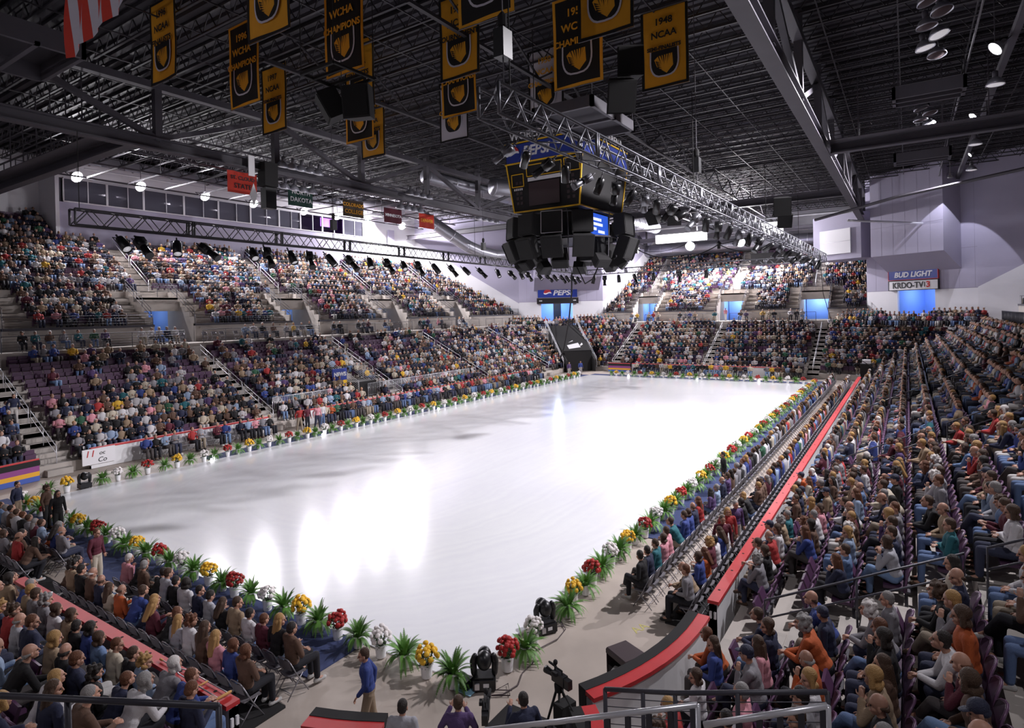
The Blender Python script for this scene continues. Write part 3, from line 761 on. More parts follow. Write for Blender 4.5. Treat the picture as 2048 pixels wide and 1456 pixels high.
# bar joists
def joist_mesh(L):
    b_ = MB(); z1, z0 = ZC-.06, ZC-1.05
    b_.box(-.07, .07, 0, L, z1-.1, z1); b_.box(-.06, .06, 0, L, z0, z0+.09)
    n = max(2, int(L/1.2)); s = L/n
    for i in range(n):
        b_.bar((0, i*s, z0+.04), (0, (i+.5)*s, z1-.05), .045); b_.bar((0, (i+.5)*s, z1-.05), (0, (i+1)*s, z0+.04), .045)
    return b_
jm = {}
for nm, y0, y1, xs_ in (('mid', YT[0]+.25, YT[1]-.25, np.arange(9.5, 100, 1.83)), ('left', YT[1]+.25, 64.8, np.arange(12, 78, 1.83)), ('right', -21, YT[0]-.25, np.arange(14, 100, 1.83))):
    me = joist_mesh(y1-y0).mesh('joist', M['joist'])
    for x in xs_:
        o = link('roof_joist', me); o.location = (x, y0, 0); tag(o, 'open web steel roof joist carrying the deck', 'joist', 'roof joists', 'structure')
    b_ = MB()
    for t in np.arange(y0+2, y1, 3.2): b_.bar((8, t, ZC-1.0), (99, t, ZC-1.0), .06); 
    struct('beam_bridging', b_, M['joist'], 'light bridging angles between the roof joists')
# long main trusses
def main_truss(y, name, lab):
    b_ = MB(); x0, x1 = -6, 100; zb, zt = 18.0, ZC-1.3
    b_.box(x0, x1, y-.32, y+.32, zb-.06, zb+.02); b_.box(x0, x1, y-.32, y+.32, zb+.56, zb+.64); b_.box(x0, x1, y-.06, y+.06, zb, zb+.6)
    b_.box(x0, x1, y-.25, y+.25, zt-.4, zt)
    xs_ = np.arange(x0, x1, 7.9)+.6
    for i, x in enumerate(xs_):
        b_.box(x-.2, x+.2, y-.2, y+.2, zb+.5, ZC-.1)
        if i+1 < len(xs_):
            a, c = (zb+.6, zt-.2) if i % 2 else (zt-.2, zb+.6)
            b_.bar((x, y, a), (xs_[i+1], y, c), .3, .3)
    o = struct(name, b_, M['steel'], lab)
main_truss(YT[1], 'beam_truss_left', 'deep steel roof truss over the opposite boards')
main_truss(YT[0], 'beam_truss_right', 'deep steel roof truss over the boards beside the camera')
# cross beams with catwalks
def crossbeam(x, y0, y1, z, name, lab, rail=True):
    b_ = MB(); b_.box(x-.3, x+.3, y0, y1, z-.05, z+.05); b_.box(x-.3, x+.3, y0, y1, z+.55, z+.62); b_.box(x-.05, x+.05, y0, y1, z, z+.6)
    if rail:
        b_.box(x-1.3, x-.3, y0, y1, z+.58, z+.62)
        for s_ in (-1.3, -.35):
            for h in (1.1, 1.7): b_.bar((x+s_, y0, z+h), (x+s_, y1, z+h), .05)
            for t in np.arange(y0+.5, y1, 2.2): b_.bar((x+s_, t, z+.6), (x+s_, t, z+1.7 if s_ > -1 else ZC-.5), .06)
    struct(name, b_, M['steel'], lab)
crossbeam(16.9, 37, 61.6, 18, 'beam_catwalk', 'steel beam with a railed catwalk above the opposite stand')
crossbeam(71.5, 5, 36, 19.3, 'beam_catwalk_far', 'steel beam with a railed catwalk across the far end')
crossbeam(93, -2, 38, 18.6, 'beam_cross_far', 'steel beam across the far stand', False)
crossbeam(66, 37, 61.6, 19, 'beam_cross_left', 'steel beam over the end of the opposite stand', False)
crossbeam(46, -20, 4.2, 18.2, 'beam_cross_right', 'steel beam with catwalk over the stand beside the camera')
# extra truss lines and hung ceiling grid over the opposite stand
b_ = MB()
for x in np.arange(20, 66, 3.2): b_.bar((x, 41, 20.3), (x, 58.5, 20.3), .07, .12)
for y in (41, 46.8, 52.6, 58.5): b_.bar((19, y, 20.3), (66, y, 20.3), .07, .14)
for x in np.arange(20, 66, 6.4):
    for y in (41, 52.6): b_.bar((x, y, 20.3), (x, y, ZC), .04)
struct('ceiling_grid', b_, M['steel'], 'hung steel grid under the roof over the opposite stand')
b_ = MB()
for y in (16.5, 26.0):
    for x in np.arange(20, 98, 5.5): b_.bar((x, y, ZC-1.1), (x+2.75, y, ZC-2.6), .09); b_.bar((x+2.75, y, ZC-2.6), (x+5.5, y, ZC-1.1), .09)
    b_.box(18, 99, y-.1, y+.1, ZC-2.75, ZC-2.6)
struct('beam_bracing', b_, M['joist'], 'zigzag roof bracing between the main trusses')
# catwalk boxes at roof level
def hungframe(name, lab, x0, x1, y0, y1, z, h=.55, mid=True):
    root = thing(name, lab, 'platform'); f_ = MB()
    f_.box(x0, x1, y0, y0+.18, z, z+h); f_.box(x0, x1, y1-.18, y1, z, z+h); f_.box(x0, x0+.18, y0, y1, z, z+h); f_.box(x1-.18, x1, y0, y1, z, z+h)
    if mid: f_.box((x0+x1)/2-.1, (x0+x1)/2+.1, y0, y1, z, z+.15)
    f_.build('frame', M['steel'], root)
    d = MB(); d.box(x0+.1, x1-.1, y0+.1, y1-.1, z+h-.1, z+h); d.build('deck_plate', M['deck'], root)
    hg = MB()
    for x in (x0+.1, x1-.1):
        for y in (y0+.1, y1-.1): hg.bar((x, y, z+h), (x, y, ZC), .04)
    hg.build('hanger', M['joist'], root)
hungframe('hung_platform', 'hung steel platform frame behind the white banner', 26.9, 32.3, 12.7, 16.2, 18)
hungframe('hung_platform', 'hung steel platform frame in the dark roof corner by the flag', 8.8, 12.5, 31.2, 36, 20, .9)
hungframe('hung_platform', 'pale hung frame between the dome lamps in the right roof bay', 41.5, 43.5, -2.9, .6, 19.8, .7)
hungframe('hung_platform', 'far pale hung frame below the dome lamps in the right roof bay', 57.5, 59.5, -3.0, .8, 19.3, .7)

# ducts
def duct(name, lab, pts, r):
    root = thing(name, lab, 'duct'); b_ = MB(); b_.path(pts, r, 20); rg = b_
    P = [Vector(p) for p in pts]
    for a, c in zip(P, P[1:]):
        k = max(1, int((c-a).length/1.8))
        for i in range(k): q = a.lerp(c, i/k); d = (c-a).normalized()*.04; rg.tube(q-d, q+d, r+.03, n=20)
    b_.build('pipe', M['duct'], root, True)
duct('round_duct', 'large silver spiral duct across the rear wall of the far stand', [(97.5, 38, 17.6), (97.5, 30, 17.6), (97.5, 18, 17.6), (97.5, 2, 17.6)], 1.0)
duct('round_duct', 'large silver spiral duct curving down behind the red hanging banner', [(52, 57, 22.2), (56, 55.2, 21.8), (58.9, 52.85, 21), (60.9, 51.7, 19.66), (62.8, 50.6, 18.3), (64.7, 49.5, 17.0), (66.3, 48.6, 16.3), (68.2, 47.5, 15.83), (72, 45.3, 16.1)], .8)
duct('round_duct', 'silver duct bending through the roof steel behind the scoreboard', [(48, 33.5, 20.2), (54, 31, 20.4), (60, 30.5, 19.4), (70, 30.2, 19.4), (84, 30.2, 19.6)], .8)
duct('round_duct', 'dim silver duct high behind the gold banners', [(44, 38.5, 21.2), (56, 38.5, 21.2), (70, 38.5, 21.2)], .7)
b_ = MB(); b_.box(22.5, 58, 60.6, 61.9, 22.2, 22.9)
for x in np.arange(23, 58, 4.1): b_.box(x, x+2.1, 60.3, 60.62, 21.9, 22.7)
struct('trim_air_duct', b_, M['duct'], 'square air duct with grilles along the top of the booth wall')
b_ = MB()
for y, x0, x1, z in ((60.9, 24, 62, 21.6),): b_.path([(x0, y, z), (x1, y, z)], .07, 6)
for x0, y0, x1, y1, z in ((73, 37, 73, 6, 17.9), (84.5, -6, 70, 5, 16.5)): b_.path([(x0, y0, z), (x1, y1, z)], .12, 6)
struct('trim_pipework', b_, M['galv'], 'thin pipes under the roof steel')
PIPE = [(72, 8.2, 17.1), (67.7, .87, 18.0), (61, -10.6, 18.6)]
b_ = MB(); b_.path(PIPE, .15, 6); b_.build('x', M['steel'])
o = bpy.data.objects['x']; o.name = 'support_pipe'; tag(o, 'long dark pipe crossing in front of the beer sign corner', 'pipe')

# dome lamps (bays off; diffuser whiteness added as a faint glow)
dm = {}
def dome_lamp(loc, lab, grp, tilt=(0, 0), s=.42, first=[], lit=True):
    root = thing('dome_lamp', lab, 'lamp', loc, 0, grp); root.rotation_euler = (tilt[0], tilt[1], 0)
    if not first:
        h = MB(); h.lathe([(.1, .75), (.13, .7), (.13, .45), (.09, .42)], 10); h.bar((0, 0, .75), (0, 0, 1.0), .04)
        d = MB(); d.lathe([(.09, .43), (.28, .3), (.40, .1), (.43, 0), (.41, 0), (.38, .1), (.27, .27), (.06, .38)], 20)
        g = MB(); g.ell((0, 0, .04), (.39, .39, .07), None, 16, 6)
        first += [h.mesh('ballast', M['steel'], True), d.mesh('reflector', M['duct'], True), g.mesh('diffuser', M['dome'], True)]
    for me, nm in zip(first, ('ballast', 'reflector', 'diffuser')):
        c = link(nm, me, root)
        if not lit and nm == 'diffuser':
            if 'dd' not in dm: dm['dd'] = me.copy(); dm['dd'].materials.clear(); dm['dd'].materials.append(M['rubber'])  # diffuser of a dim lamp darkened by colour, not by shade
            c.data = dm['dd']
DL = [(26.3, 36.1, 18.4, 5, .75, 'in the upper row by the first white banner panel'), (26.4, 37.2, 17.2, 5, .8, 'in the row under the truss above the green banner'), (39.0, 36.1, 18.4, 4, .85, 'in the upper row above the red banner'), (39.1, 37.3, 17.3, 4, .85, 'in the row under the truss by the maroon banner'), (50.8, 37.4, 17.7, 4, 1.1, 'in the row under the truss left of the scoreboard')]
for x, y, z, n_, sp, w in DL:
    for i in range(n_): dome_lamp((x+sp*i, y, z), ordn(i+1)+' white dome lamp '+w, 'dome lamps under the left truss', (.25, 0))
for i in range(6): dome_lamp((30.2+1.35*i, -.9-.5*(i % 2), 20.3), ordn(i+1)+' dome lamp of the nearer row in the dark right roof bay', 'dome lamps in the right roof bay', (-.3+.1*(i % 3), .12*(i % 2)), lit=i in (3, 4))
for i in range(6): dome_lamp((46.5+1.5*i, -.9-.5*(i % 2), 20.3), ordn(i+1)+' dome lamp of the farther row in the dark right roof bay', 'dome lamps in the right roof bay', (-.3+.1*(i % 3), .12*(i % 2)), lit=i in (3, 4))

# ------------------------------------------------------------------ lit floods
def aim(loc, tgt):
    return (Vector(tgt)-Vector(loc)).to_track_quat('-Z', 'Y')
flood_me = []
def flood(loc, tgt, lab, grp, power, lens, cone=150, rad=.2, color=(.98, .945, 1), blend=.5, scale=1.0, kind='SPOT'):
    root = thing('flood_lamp', lab, 'lamp', loc, 0, grp); root.rotation_mode = 'QUATERNION'; root.rotation_quaternion = aim(loc, tgt); root.scale = (scale,)*3
    if not flood_me:
        h = MB(); h.lathe([(.09, .5), (.12, .46), (.12, .3), (.2, .25), (.3, .08), (.32, 0), (.3, 0), (.26, .06), (.05, .12)], 18)
        l = MB(); l.lathe([(.285, .012), (.2, -.02), (.0001, -.035)], 18)
        y_ = MB(); y_.path([(.34, 0, .1), (.34, 0, .55), (0, 0, .62), (-.34, 0, .55), (-.34, 0, .1)], .02, 6)
        flood_me.extend([h, l, y_])
    flood_me[0].build('housing', M['alu'], root, True); flood_me[1].build('lens', lens, root, True); flood_me[2].build('yoke', M['steel'], root, True)
    hr = MB(); hr.tube((0, 0, .1), (0, 0, ZC-loc[2]+.1), .025, n=6); ho = hr.build('hanger_rod', M['steel'], root); ho.matrix_local = Matrix.LocRotScale(Vector(loc), root.rotation_quaternion, root.scale).inverted() @ Matrix.Translation(loc)
    ld = bpy.data.lights.new('flood_light', kind); ld.energy = power;
    if kind == 'SPOT': ld.spot_size = math.radians(cone); ld.spot_blend = blend
    ld.shadow_soft_size = rad; ld.color = color
    lo = bpy.data.objects.new('flood_light', ld); COL.objects.link(lo); lo.parent = root; lo.location = (0, 0, -.12)
FX = [22.7, 27.8, 33.9, 39.3, 45.8, 50.7, 55.8, 62.2]
PWL = 5200
for i, x in enumerate(FX):
    flood((x, 59, 20.35), (CXc*.5+x*.5, 22, 0), ordn(i+1)+' lit flood lamp along the booth wall, counted from the camera end', 'floods along the booth wall', PWL*(2.4 if i == 7 else 1), M['lens'], 158, kind='POINT' if i > 5 else 'SPOT', blend=.3, scale=1.6)  # oversized lamps: the lens glare is put into their size
for i, y in enumerate((27.1, 19.9)):
    flood((90, y, 17.2), (38, 20.6, 0), ('first', 'second')[i]+' lit flood lamp over the far stand, from the scoreboard', 'floods over the far stand', 15000, M['lens'], 150, kind='POINT', scale=2.1)  # enlarged further to imitate glare around the lens
flood((38.4, -3.8, 20.5), (30, 20, 0), 'bright lit lamp in the dark right roof bay, nearest the camera', 'lamps in the right roof bay', 30000, M['lens2'], 86, scale=1.2)
flood((51.7, -3.9, 20.5), (44, 24, 0), 'lit lamp in the middle of the right roof bay', 'lamps in the right roof bay', 30000, M['lens2'], 86, scale=1.2)
flood((74.45, -3.7, 20.4), (78.5, -3.2, 9), 'lit lamp washing the corner wall above the beer sign', 'lamps in the right roof bay', 1900, M['lens2'], 72, .06, (.86, .86, 1), .06, .8)
flood((24.5, -3.8, 20.5), (20, 14, 0), 'lit lamp of the right roof bay just above the frame top', 'lamps in the right roof bay', 17000, M['lens2'], 92, scale=.8)
for i, y in enumerate((27.1, 14.1)): flood((-11.5, y, 17.2), (30, 20.6, 0), ('first', 'second')[i]+' lit flood lamp behind the near end stand', 'floods behind the camera', 800, M['lens'], 150)
flood((2.5, -6, 20.5), (12.5, 4.5, 0), 'lit lamp of the right roof bay behind the camera', 'lamps in the right roof bay', 2600, M['lens2'], 62, scale=.8)  # unseen lamp added to light the curved boards' outer face
flood((64.7, -4.6, 20.5), (58, 26, 0), 'small tilted lit lamp beside the corner wall lamp', 'lamps in the right roof bay', 30000, M['lens2'], 86, scale=.6)
# unlit hanging lamps of the same bay, and the bright glowing ceiling box of the far stand
for i, (x, y, z) in enumerate(((40.5, -4.0, 19.3), (54.5, -4.2, 19.2), (66, -4.8, 19.4), (22.4, 58.2, 21.3))):
    dome_lamp((x, y, z), ['unlit bell lamp under the bright lamp of the right bay', 'unlit bell lamp in mid right bay', 'unlit bell lamp near the beer sign corner', 'unlit bell lamp above the first flood of the booth wall'][i], 'bell lamps', (0, 0))
root = thing('light_box', 'long glowing white light box hung over the far stand', 'lamp'); b_ = MB(); b_.box(80, 80.6, 22, 28.8, 16.9, 18.0); b_.build('diffuser', mat('box_glow', (1,1,1), .4, emit=(1, .97, 1), estr=3.2), root)
f_ = MB(); f_.box(79.95, 80.65, 21.9, 28.9, 18.0, 18.15); f_.box(79.98, 80.62, 23.2, 24.2, 18.15, 19.2); f_.build('frame', M['alu'], root)
root = thing('light_box', 'small glowing white light box right of the long one', 'lamp'); b_ = MB(); b_.box(82, 82.5, 13.0, 15.5, 17.1, 18.6); b_.build('diffuser', bpy.data.materials['box_glow'], root); f_ = MB(); f_.box(81.9, 82.6, 12.9, 15.6, 18.6, 18.75); f_.build('frame', M['alu'], root)

# ------------------------------------------------------------------ lighting trusses
def boxtruss(name, lab, p, q, w, h, m, step, ends=True, tube=.045):
    root = thing(name, lab, 'truss'); p = Vector(p); q = Vector(q); d = (q-p); L = d.length; d.normalize(); s = Vector((-d.y, d.x, 0))*w/2; u = Vector((0,0,h))
    ch = MB(); wb = MB()
    for a in (s, -s, s+u, -s+u): ch.tube(p+a, q+a, tube, n=7)
    n = int(L/step)
    for i in range(n):
        a = p+d*(L*i/n); m_ = p+d*(L*(i+.5)/n); e = p+d*(L*(i+1)/n)
        for s_ in (s, -s):
            wb.tube(a+s_, m_+s_+u, tube*.6, n=5); wb.tube(m_+s_+u, e+s_, tube*.6, n=5)
        wb.tube(a+s, m_-s, tube*.5, n=5); wb.tube(a+u-s, m_+u+s, tube*.5, n=5)
    k = max(1, int(L/5.2))
    for i in range(k+1):
        a = p+d*(L*i/k)
        for o in ((-.06, .06) if 0 < i < k else (0,)):
            for s_ in (s, -s): wb.tube(a+s_+d*o, a+s_+d*o+u, tube*1.15, n=6)
    ch.build('chord', m, root, True); wb.build('lacing', m, root, True)
    return root
boxtruss('lighting_truss', 'dark lighting truss in front of the opposite stand and its booths', (12.3, 32.6, 12.55), (69, 34.4, 12.6), .55, .75, M['btruss'], 1.3)
boxtruss('lighting_truss', 'silver lighting truss running over the beer sign side past the scoreboard', (11.8, 8.3, 12.7), (69, 7.2, 12.4), .6, .75, M['truss'], 1.25)
boxtruss('lighting_truss', 'short silver truss at the far end below the scoreboard', (69, 34, 12.45), (69, 7.4, 12.45), .5, .6, M['truss'], 1.1)
b_ = MB()
for x in (12.6, 28, 45, 60): b_.path([(x, 32.6+(x-12)*.03, 13.3), (x, 32.6+(x-12)*.03, 17)], .02, 5); b_.path([(x, 8.2, 13.4), (x, 8.2, 18)], .02, 5)
o = b_.build('hoist_chains', M['mblack']); tag(o, 'black hoist chains holding the lighting trusses', 'chains', None, 'stuff')
b_ = MB()
for x in (12.4, 28.2, 45.2): b_.box(x-.2, x+.2, 8.0, 8.4, 14.3, 15.3); b_.lathe([(.07, 15.3), (.07, 15.8)], 8, (x, 8.2, 0))
for i, (x, y, z) in enumerate(((12.4, 8.25, 14.6), (28.2, 8.1, 14.6), (28.1, 33.1, 14.3), (46.5, 33.7, 14.3), (61, 34.2, 14.2))):
    r = thing('chain_hoist', 'black motor hoist above the '+['silver truss end by the gold banner', 'silver truss near the scoreboard', 'dark truss over the opposite stand', 'dark truss at mid stand', 'dark truss at its far part'][i], 'hoist', (x, y, z))
    h = MB(); h.box(-.2, .2, -.15, .15, -.35, .35); h.build('motor_body', M['black'], r); h = MB(); h.lathe([(.05, .35), (.12, .45), (.12, .7), (.04, .8)], 10); h.build('chain_bag', M['mblack'], r); h = MB(); h.tube((0, 0, .8), (0, 0, ZC-z-1), .02, n=5); h.tube((0, 0, -.35), (0, 0, -1.0), .02, n=5); h.build('chain', M['steel'], r)
# stage lamps on the trusses
par_me = []
def parcan(loc, rx, rz, lab, grp, m, s=1.0, kind=0):
    root = thing('stage_lamp', lab, 'stage lamp', loc, rz, grp); root.rotation_euler = (rx, 0, rz); root.scale = (s,)*3
    if not par_me:
        c = MB(); c.lathe([(.07, .35), (.15, .3), (.17, .1), (.17, -.38), (.155, -.38), (.155, -.3)], 14)
        c2 = MB(); c2.box(-.16, .16, -.16, .16, -.1, .34); c2.lathe([(.13, -.1), (.15, -.5), (.17, -.62), (.15, -.62)], 14)
        y_ = MB(); y_.path([(.2, 0, 0), (.2, .05, .42), (-.2, .05, .42), (-.2, 0, 0)], .018, 5); y_.bar((0, .05, .42), (0, .05, .62), .05)
        l = MB(); l.lathe([(.15, -.31), (.0001, -.33)], 14); l2 = MB(); l2.lathe([(.15, -.6), (.0001, -.58)], 14)
        f_ = MB()
        for a in range(4): f_.bar((math.cos(a*PI/2)*.17, math.sin(a*PI/2)*.17, -.38), (math.cos(a*PI/2)*.3, math.sin(a*PI/2)*.3, -.55), .2, .01)
        for k, bs in (('a', (c, y_, l)), ('b', (c2, y_, l2))): par_me.append((k, bs))
    bs = par_me[kind][1]
    key = (kind, m.name)
    if key not in dm: dm[key] = [bs[0].mesh('can', m, True), bs[1].mesh('yoke', M['steel'], True), bs[2].mesh('lens', M['dome'] if kind == 0 else M['glass'], True)]
    for me, nm in zip(dm[key], ('can', 'yoke', 'lens')): link(nm, me, root)
R2 = random.Random(3)
LX = [14.5, 15.4, 17.2, 18.9, 21.8, 22.8, 24.6, 26.0, 27.8, 29.6, 31.5, 33.4, 35.2, 37, 39.2, 41.5, 43.6, 46, 49, 51.5, 53.5, 55, 57.5, 59.5, 61.2, 63, 64.4, 66, 67.5]
for i, x in enumerate(LX): parcan((x, 32.6+(x-12.3)*.032, 11.85), R2.uniform(-.95, -.55), R2.uniform(-.5, .5), ordn(i+1)+' black stage lamp under the dark truss, from the booth end of the row', 'stage lamps on the dark truss', M['black'], 1.35 if x < 40 else 1.2, i % 2)
RX_ = [12.4, 13.3, 14.3, 15.4, 16.6, 17.6, 18.8, 20.1, 21.4, 22.6, 24.1, 25.5, 27.2, 29, 31, 33, 35.2, 37.5, 40, 43, 46.5, 50, 54, 58, 62, 66]
for i, x in enumerate(RX_): parcan((x, 8.25-(x-12)*.018, 11.95), R2.uniform(.3, 1.2), R2.uniform(-1.2, 1.0), ordn(i+1)+' stage lamp under the silver truss, counted from its near end', 'stage lamps on the silver truss', M['truss'] if i % 4 == 0 else M['black'], .62+.025*i, (i+1) % 2)
for i, y in enumerate((33, 31.5, 29.6, 27.5, 25.2, 22, 19)): parcan((69, y, 11.8), R2.uniform(-.3, .3), R2.uniform(-1, 1), ordn(i+1)+' stage lamp under the short far truss', 'stage lamps on the far truss', M['black'], 1.3, i % 2)

# ------------------------------------------------------------------ scoreboard and speaker ring
sb = thing('scoreboard', 'black four sided scoreboard with yellow lines hung over the centre of the ice', 'scoreboard', (CXc, CYc, 0))
def frustum(mb, ax, ay, bx, by, z0, z1):
    mb.add([(-ax,-ay,z0),(ax,-ay,z0),(ax,ay,z0),(-ax,ay,z0),(-bx,-by,z1),(bx,-by,z1),(bx,by,z1),(-bx,by,z1)], [(0,3,2,1),(4,5,6,7),(0,1,5,4),(1,2,6,5),(2,3,7,6),(3,0,4,7)])
b_ = MB(); frustum(b_, 3.4, 2.55, 3.7, 2.95, 15.0, 18.35); b_.build('cabinet', M['mblack'], sb)
b_ = MB(); b_.box(-3.75, 3.75, -3.0, 3.0, 18.35, 19.75); sbb = b_.build('sign_band', M['mblack'], sb)
b_ = MB(); b_.box(-2.5, 2.5, -2.0, 2.0, 13.0, 15.0); b_.build('lower_cabinet', M['black'], sb)
g = MB()
for z in (18.35, 19.75):
    g.box(-3.8, 3.8, -3.06, -2.98, z-.04, z+.05); g.box(-3.8, -3.72, -3.05, 3.05, z-.04, z+.05)
for (x0, y0, x1, y1) in ((-3.72, -2.97, -3.42, -2.57), (-3.72, 2.97, -3.42, 2.57), (3.72, -2.97, 3.42, -2.57)): g.bar((x0, y0, 18.35), (x1, y1, 15.0), .09)
g.bar((-3.43, -2.58, 15.0), (-3.43, 2.58, 15.0), .09); g.bar((-3.43, -2.58, 15.0), (3.43, -2.58, 15.0), .09)
def frame_on_x(y0, y1, z0, z1, t=.05):
    f = lambda y, z: (-3.4-.3*(z-15)/3.35-.02, y, z)
    for a, c in (((y0, z0), (y1, z0)), ((y1, z0), (y1, z1)), ((y1, z1), (y0, z1)), ((y0, z1), (y0, z0))): g.bar(f(*a), f(*c), t)
frame_on_x(-1.4, 1.35, 17.35, 18.1); frame_on_x(1.65, 2.6, 16.75, 17.6); frame_on_x(-2.75, -1.6, 17.3, 18.15)
g.build('yellow_trim', M['goldline'], sb)
FXM = lambda y, z: face((-3.78, y, z), (0, -1, 0)) @ Matrix.Identity(4)
b_ = MB(); b_.box(-3.8, -3.76, -2.9, 2.9, 18.42, 19.65); b_.box(-3.7, 3.7, -3.03, -3.0, 18.42, 19.65); b_.build('blue_band', M['blue'], sb)
txt('PEPSI', .95, face((-3.82, .5, 19.05), (0, -1, 0)), M['white'], sbb, shear=.2, bold=.03); cola_globe(face((-3.82, 2.3, 19.05), (0, -1, 0)), .48, sbb)
txt('PEPSI', .9, face((-.6, -3.05, 19.05), (1, 0, 0)), M['white'], sbb, shear=.2, bold=.03); cola_globe(face((-2.9, -3.05, 19.05), (1, 0, 0)), .48, sbb)
txt('WORLD ARENA', .72, face((-3.8, 0, 20.2), (0, -1, 0)), M['white'], sbb, ext=.03, name='roof_letters'); txt('WORLD ARENA', .8, face((0, -3.0, 20.2), (1, 0, 0)), M['white'], sbb, ext=.03, name='roof_letters')
b_ = MB(); f = lambda y, z: (-3.4-.3*(z-15)/3.35-.03, y, z)
b_.quad(f(1.3, 17.0), f(-1.3, 17.0), f(-1.3, 17.25), f(1.3, 17.25)); b_.build('white_strip', M['white'], sb)
b_ = MB()
for z in np.arange(15.5, 17.0, .35):
    for y in (2.2, 1.9, -1.8, -2.2): b_.box(*(lambda p: (p[0]-.01, p[0]+.02, y-.1, y+.1, z, z+.2))(f(y, z)))
b_.build('penalty_digits', M['rubber'], sb)
b_ = MB(); b_.box(-3.66, -3.6, -1.2, 1.2, 15.3, 16.9); b_.build('video_panel', M['rubber'], sb)
b_ = MB()
for y in (2.1, -2.1):
    for k in range(5): p = f(y, 16.55); b_.box(p[0]-.03, p[0]-.01, y-.35+.15*k, y-.26+.15*k, 16.48, 16.62)
b_.build('panel_captions', M['white'], sb)
b_ = MB(); b_.box(-2.2, 2.2, -2.04, -2.0, 13.4, 14.9); b_.build('blue_screen', M['screen'], sb)
b_ = MB()
for x0, x1, z in ((-1.7, .9, 14.5), (-1.5, 1.2, 14.15), (-1.7, .2, 13.8), (.5, 1.6, 13.65)):
    for x in np.arange(x0, x1, .28): b_.box(x, x+.2, -2.06, -2.04, z-.1, z+.1)
b_.build('glowing_text_blocks', M['screentext'], sb)
b_ = MB()
for x in (-3, 3):
    for y in (-2.4, 2.4): b_.tube((x, y, 19.7), (x, y, ZC), .05, n=6)
b_.build('hanger_rod', M['steel'], sb)
# speaker ring: two tiers of cabinets in an octagon
spk = []
def speaker(root_loc, rz, rx, lab, grp, w=1.45, h=1.45, d=.9, white=False):
    r = thing('speaker_cabinet', lab, 'speaker', root_loc, rz, grp); r.rotation_euler = (rx, 0, rz)
    b_ = MB(); b_.add([(-w/2, 0, -h/2), (w/2, 0, -h/2), (w*.36, d, -h/2), (-w*.36, d, -h/2), (-w/2, 0, h/2), (w/2, 0, h/2), (w*.36, d, h/2), (-w*.36, d, h/2)], [(0,3,2,1),(4,5,6,7),(0,1,5,4),(1,2,6,5),(2,3,7,6),(3,0,4,7)]); b_.build('cabinet', M['mblack'], r)
    g_ = MB(); g_.box(-w/2+.06, w/2-.06, -.03, .01, -h/2+.06, h/2-.06); g_.build('grille', M['grille'], r)
    if white:
        e = MB()
        for a, c in (((-w/2, -h/2), (w/2, -h/2)), ((w/2, -h/2), (w/2, h/2)), ((w/2, h/2), (-w/2, h/2)), ((-w/2, h/2), (-w/2, -h/2))): e.bar((a[0], -.03, a[1]), (c[0], -.03, c[1]), .035)
        e.build('pale_edge', M['alu'], r)
NSP = 0
for tier, (z, tilt, rad) in enumerate(((13.9, -.05, 4.1), (12.2, .38, 4.2))):
    for i in range(14):
        a = 2*PI*i/14+.22
        ca, sa = math.cos(a), math.sin(a)
        x, y = CXc+rad*1.12*ca, CYc+rad*1.12*sa
        if -1.25 < math.remainder(a-math.radians(236), 2*PI) < .18 and abs(math.remainder(a-math.radians(236), 2*PI)) < .2: continue
        NSP += 1
        # front faces outward
        speaker((x, y, z), a+PI/2, tilt, ordn(i+1)+' black speaker of the '+('upper', 'lower')[tier]+' ring under the scoreboard', 'speakers ringed under the scoreboard', white=(tier == 0 and i in (0, 7, 9)))
for i in range(8):
    a = 2*PI*i/8+.3; speaker((CXc+3.9*math.cos(a), CYc+3.9*math.sin(a), 11.1), a+PI/2, .75, ordn(i+1)+' small downward speaker at the bottom of the scoreboard ring', 'speakers ringed under the scoreboard', 1.1, .7, .8)
r = thing('speaker_rig', 'dark steel frame and cables carrying the speaker ring', 'frame', (CXc, CYc, 0)); b_ = MB()
for z in (14.75, 13.05):
    pts = [(3.6*math.cos(2*PI*i/14), 3.6*math.sin(2*PI*i/14), z) for i in range(15)]; b_.path(pts, .06, 6)
for i in range(7): a = 2*PI*i/7; b_.tube((3.6*math.cos(a), 3.6*math.sin(a), 14.75), (2.4*math.cos(a), 1.9*math.sin(a), 15.2), .03, n=5); b_.tube((3.6*math.cos(a), 3.6*math.sin(a), 14.75), (3.4*math.cos(a), 3.4*math.sin(a), 11.4), .04, n=5)
b_.build('hoop', M['steel'], r); b_ = MB(); b_.box(-.9, .6, -2.6, -1.2, 11.5, 12.9); b_.build('amplifier_rack', M['black'], r)
b_ = MB(); b_.path([(1.5, -1.5, 11.2), (1.2, -1.2, 10.3), (1.9, -.2, 10.0), (2.2, .6, 11.3)], .05, 6); b_.build('cable_loop', M['mblack'], r, True)
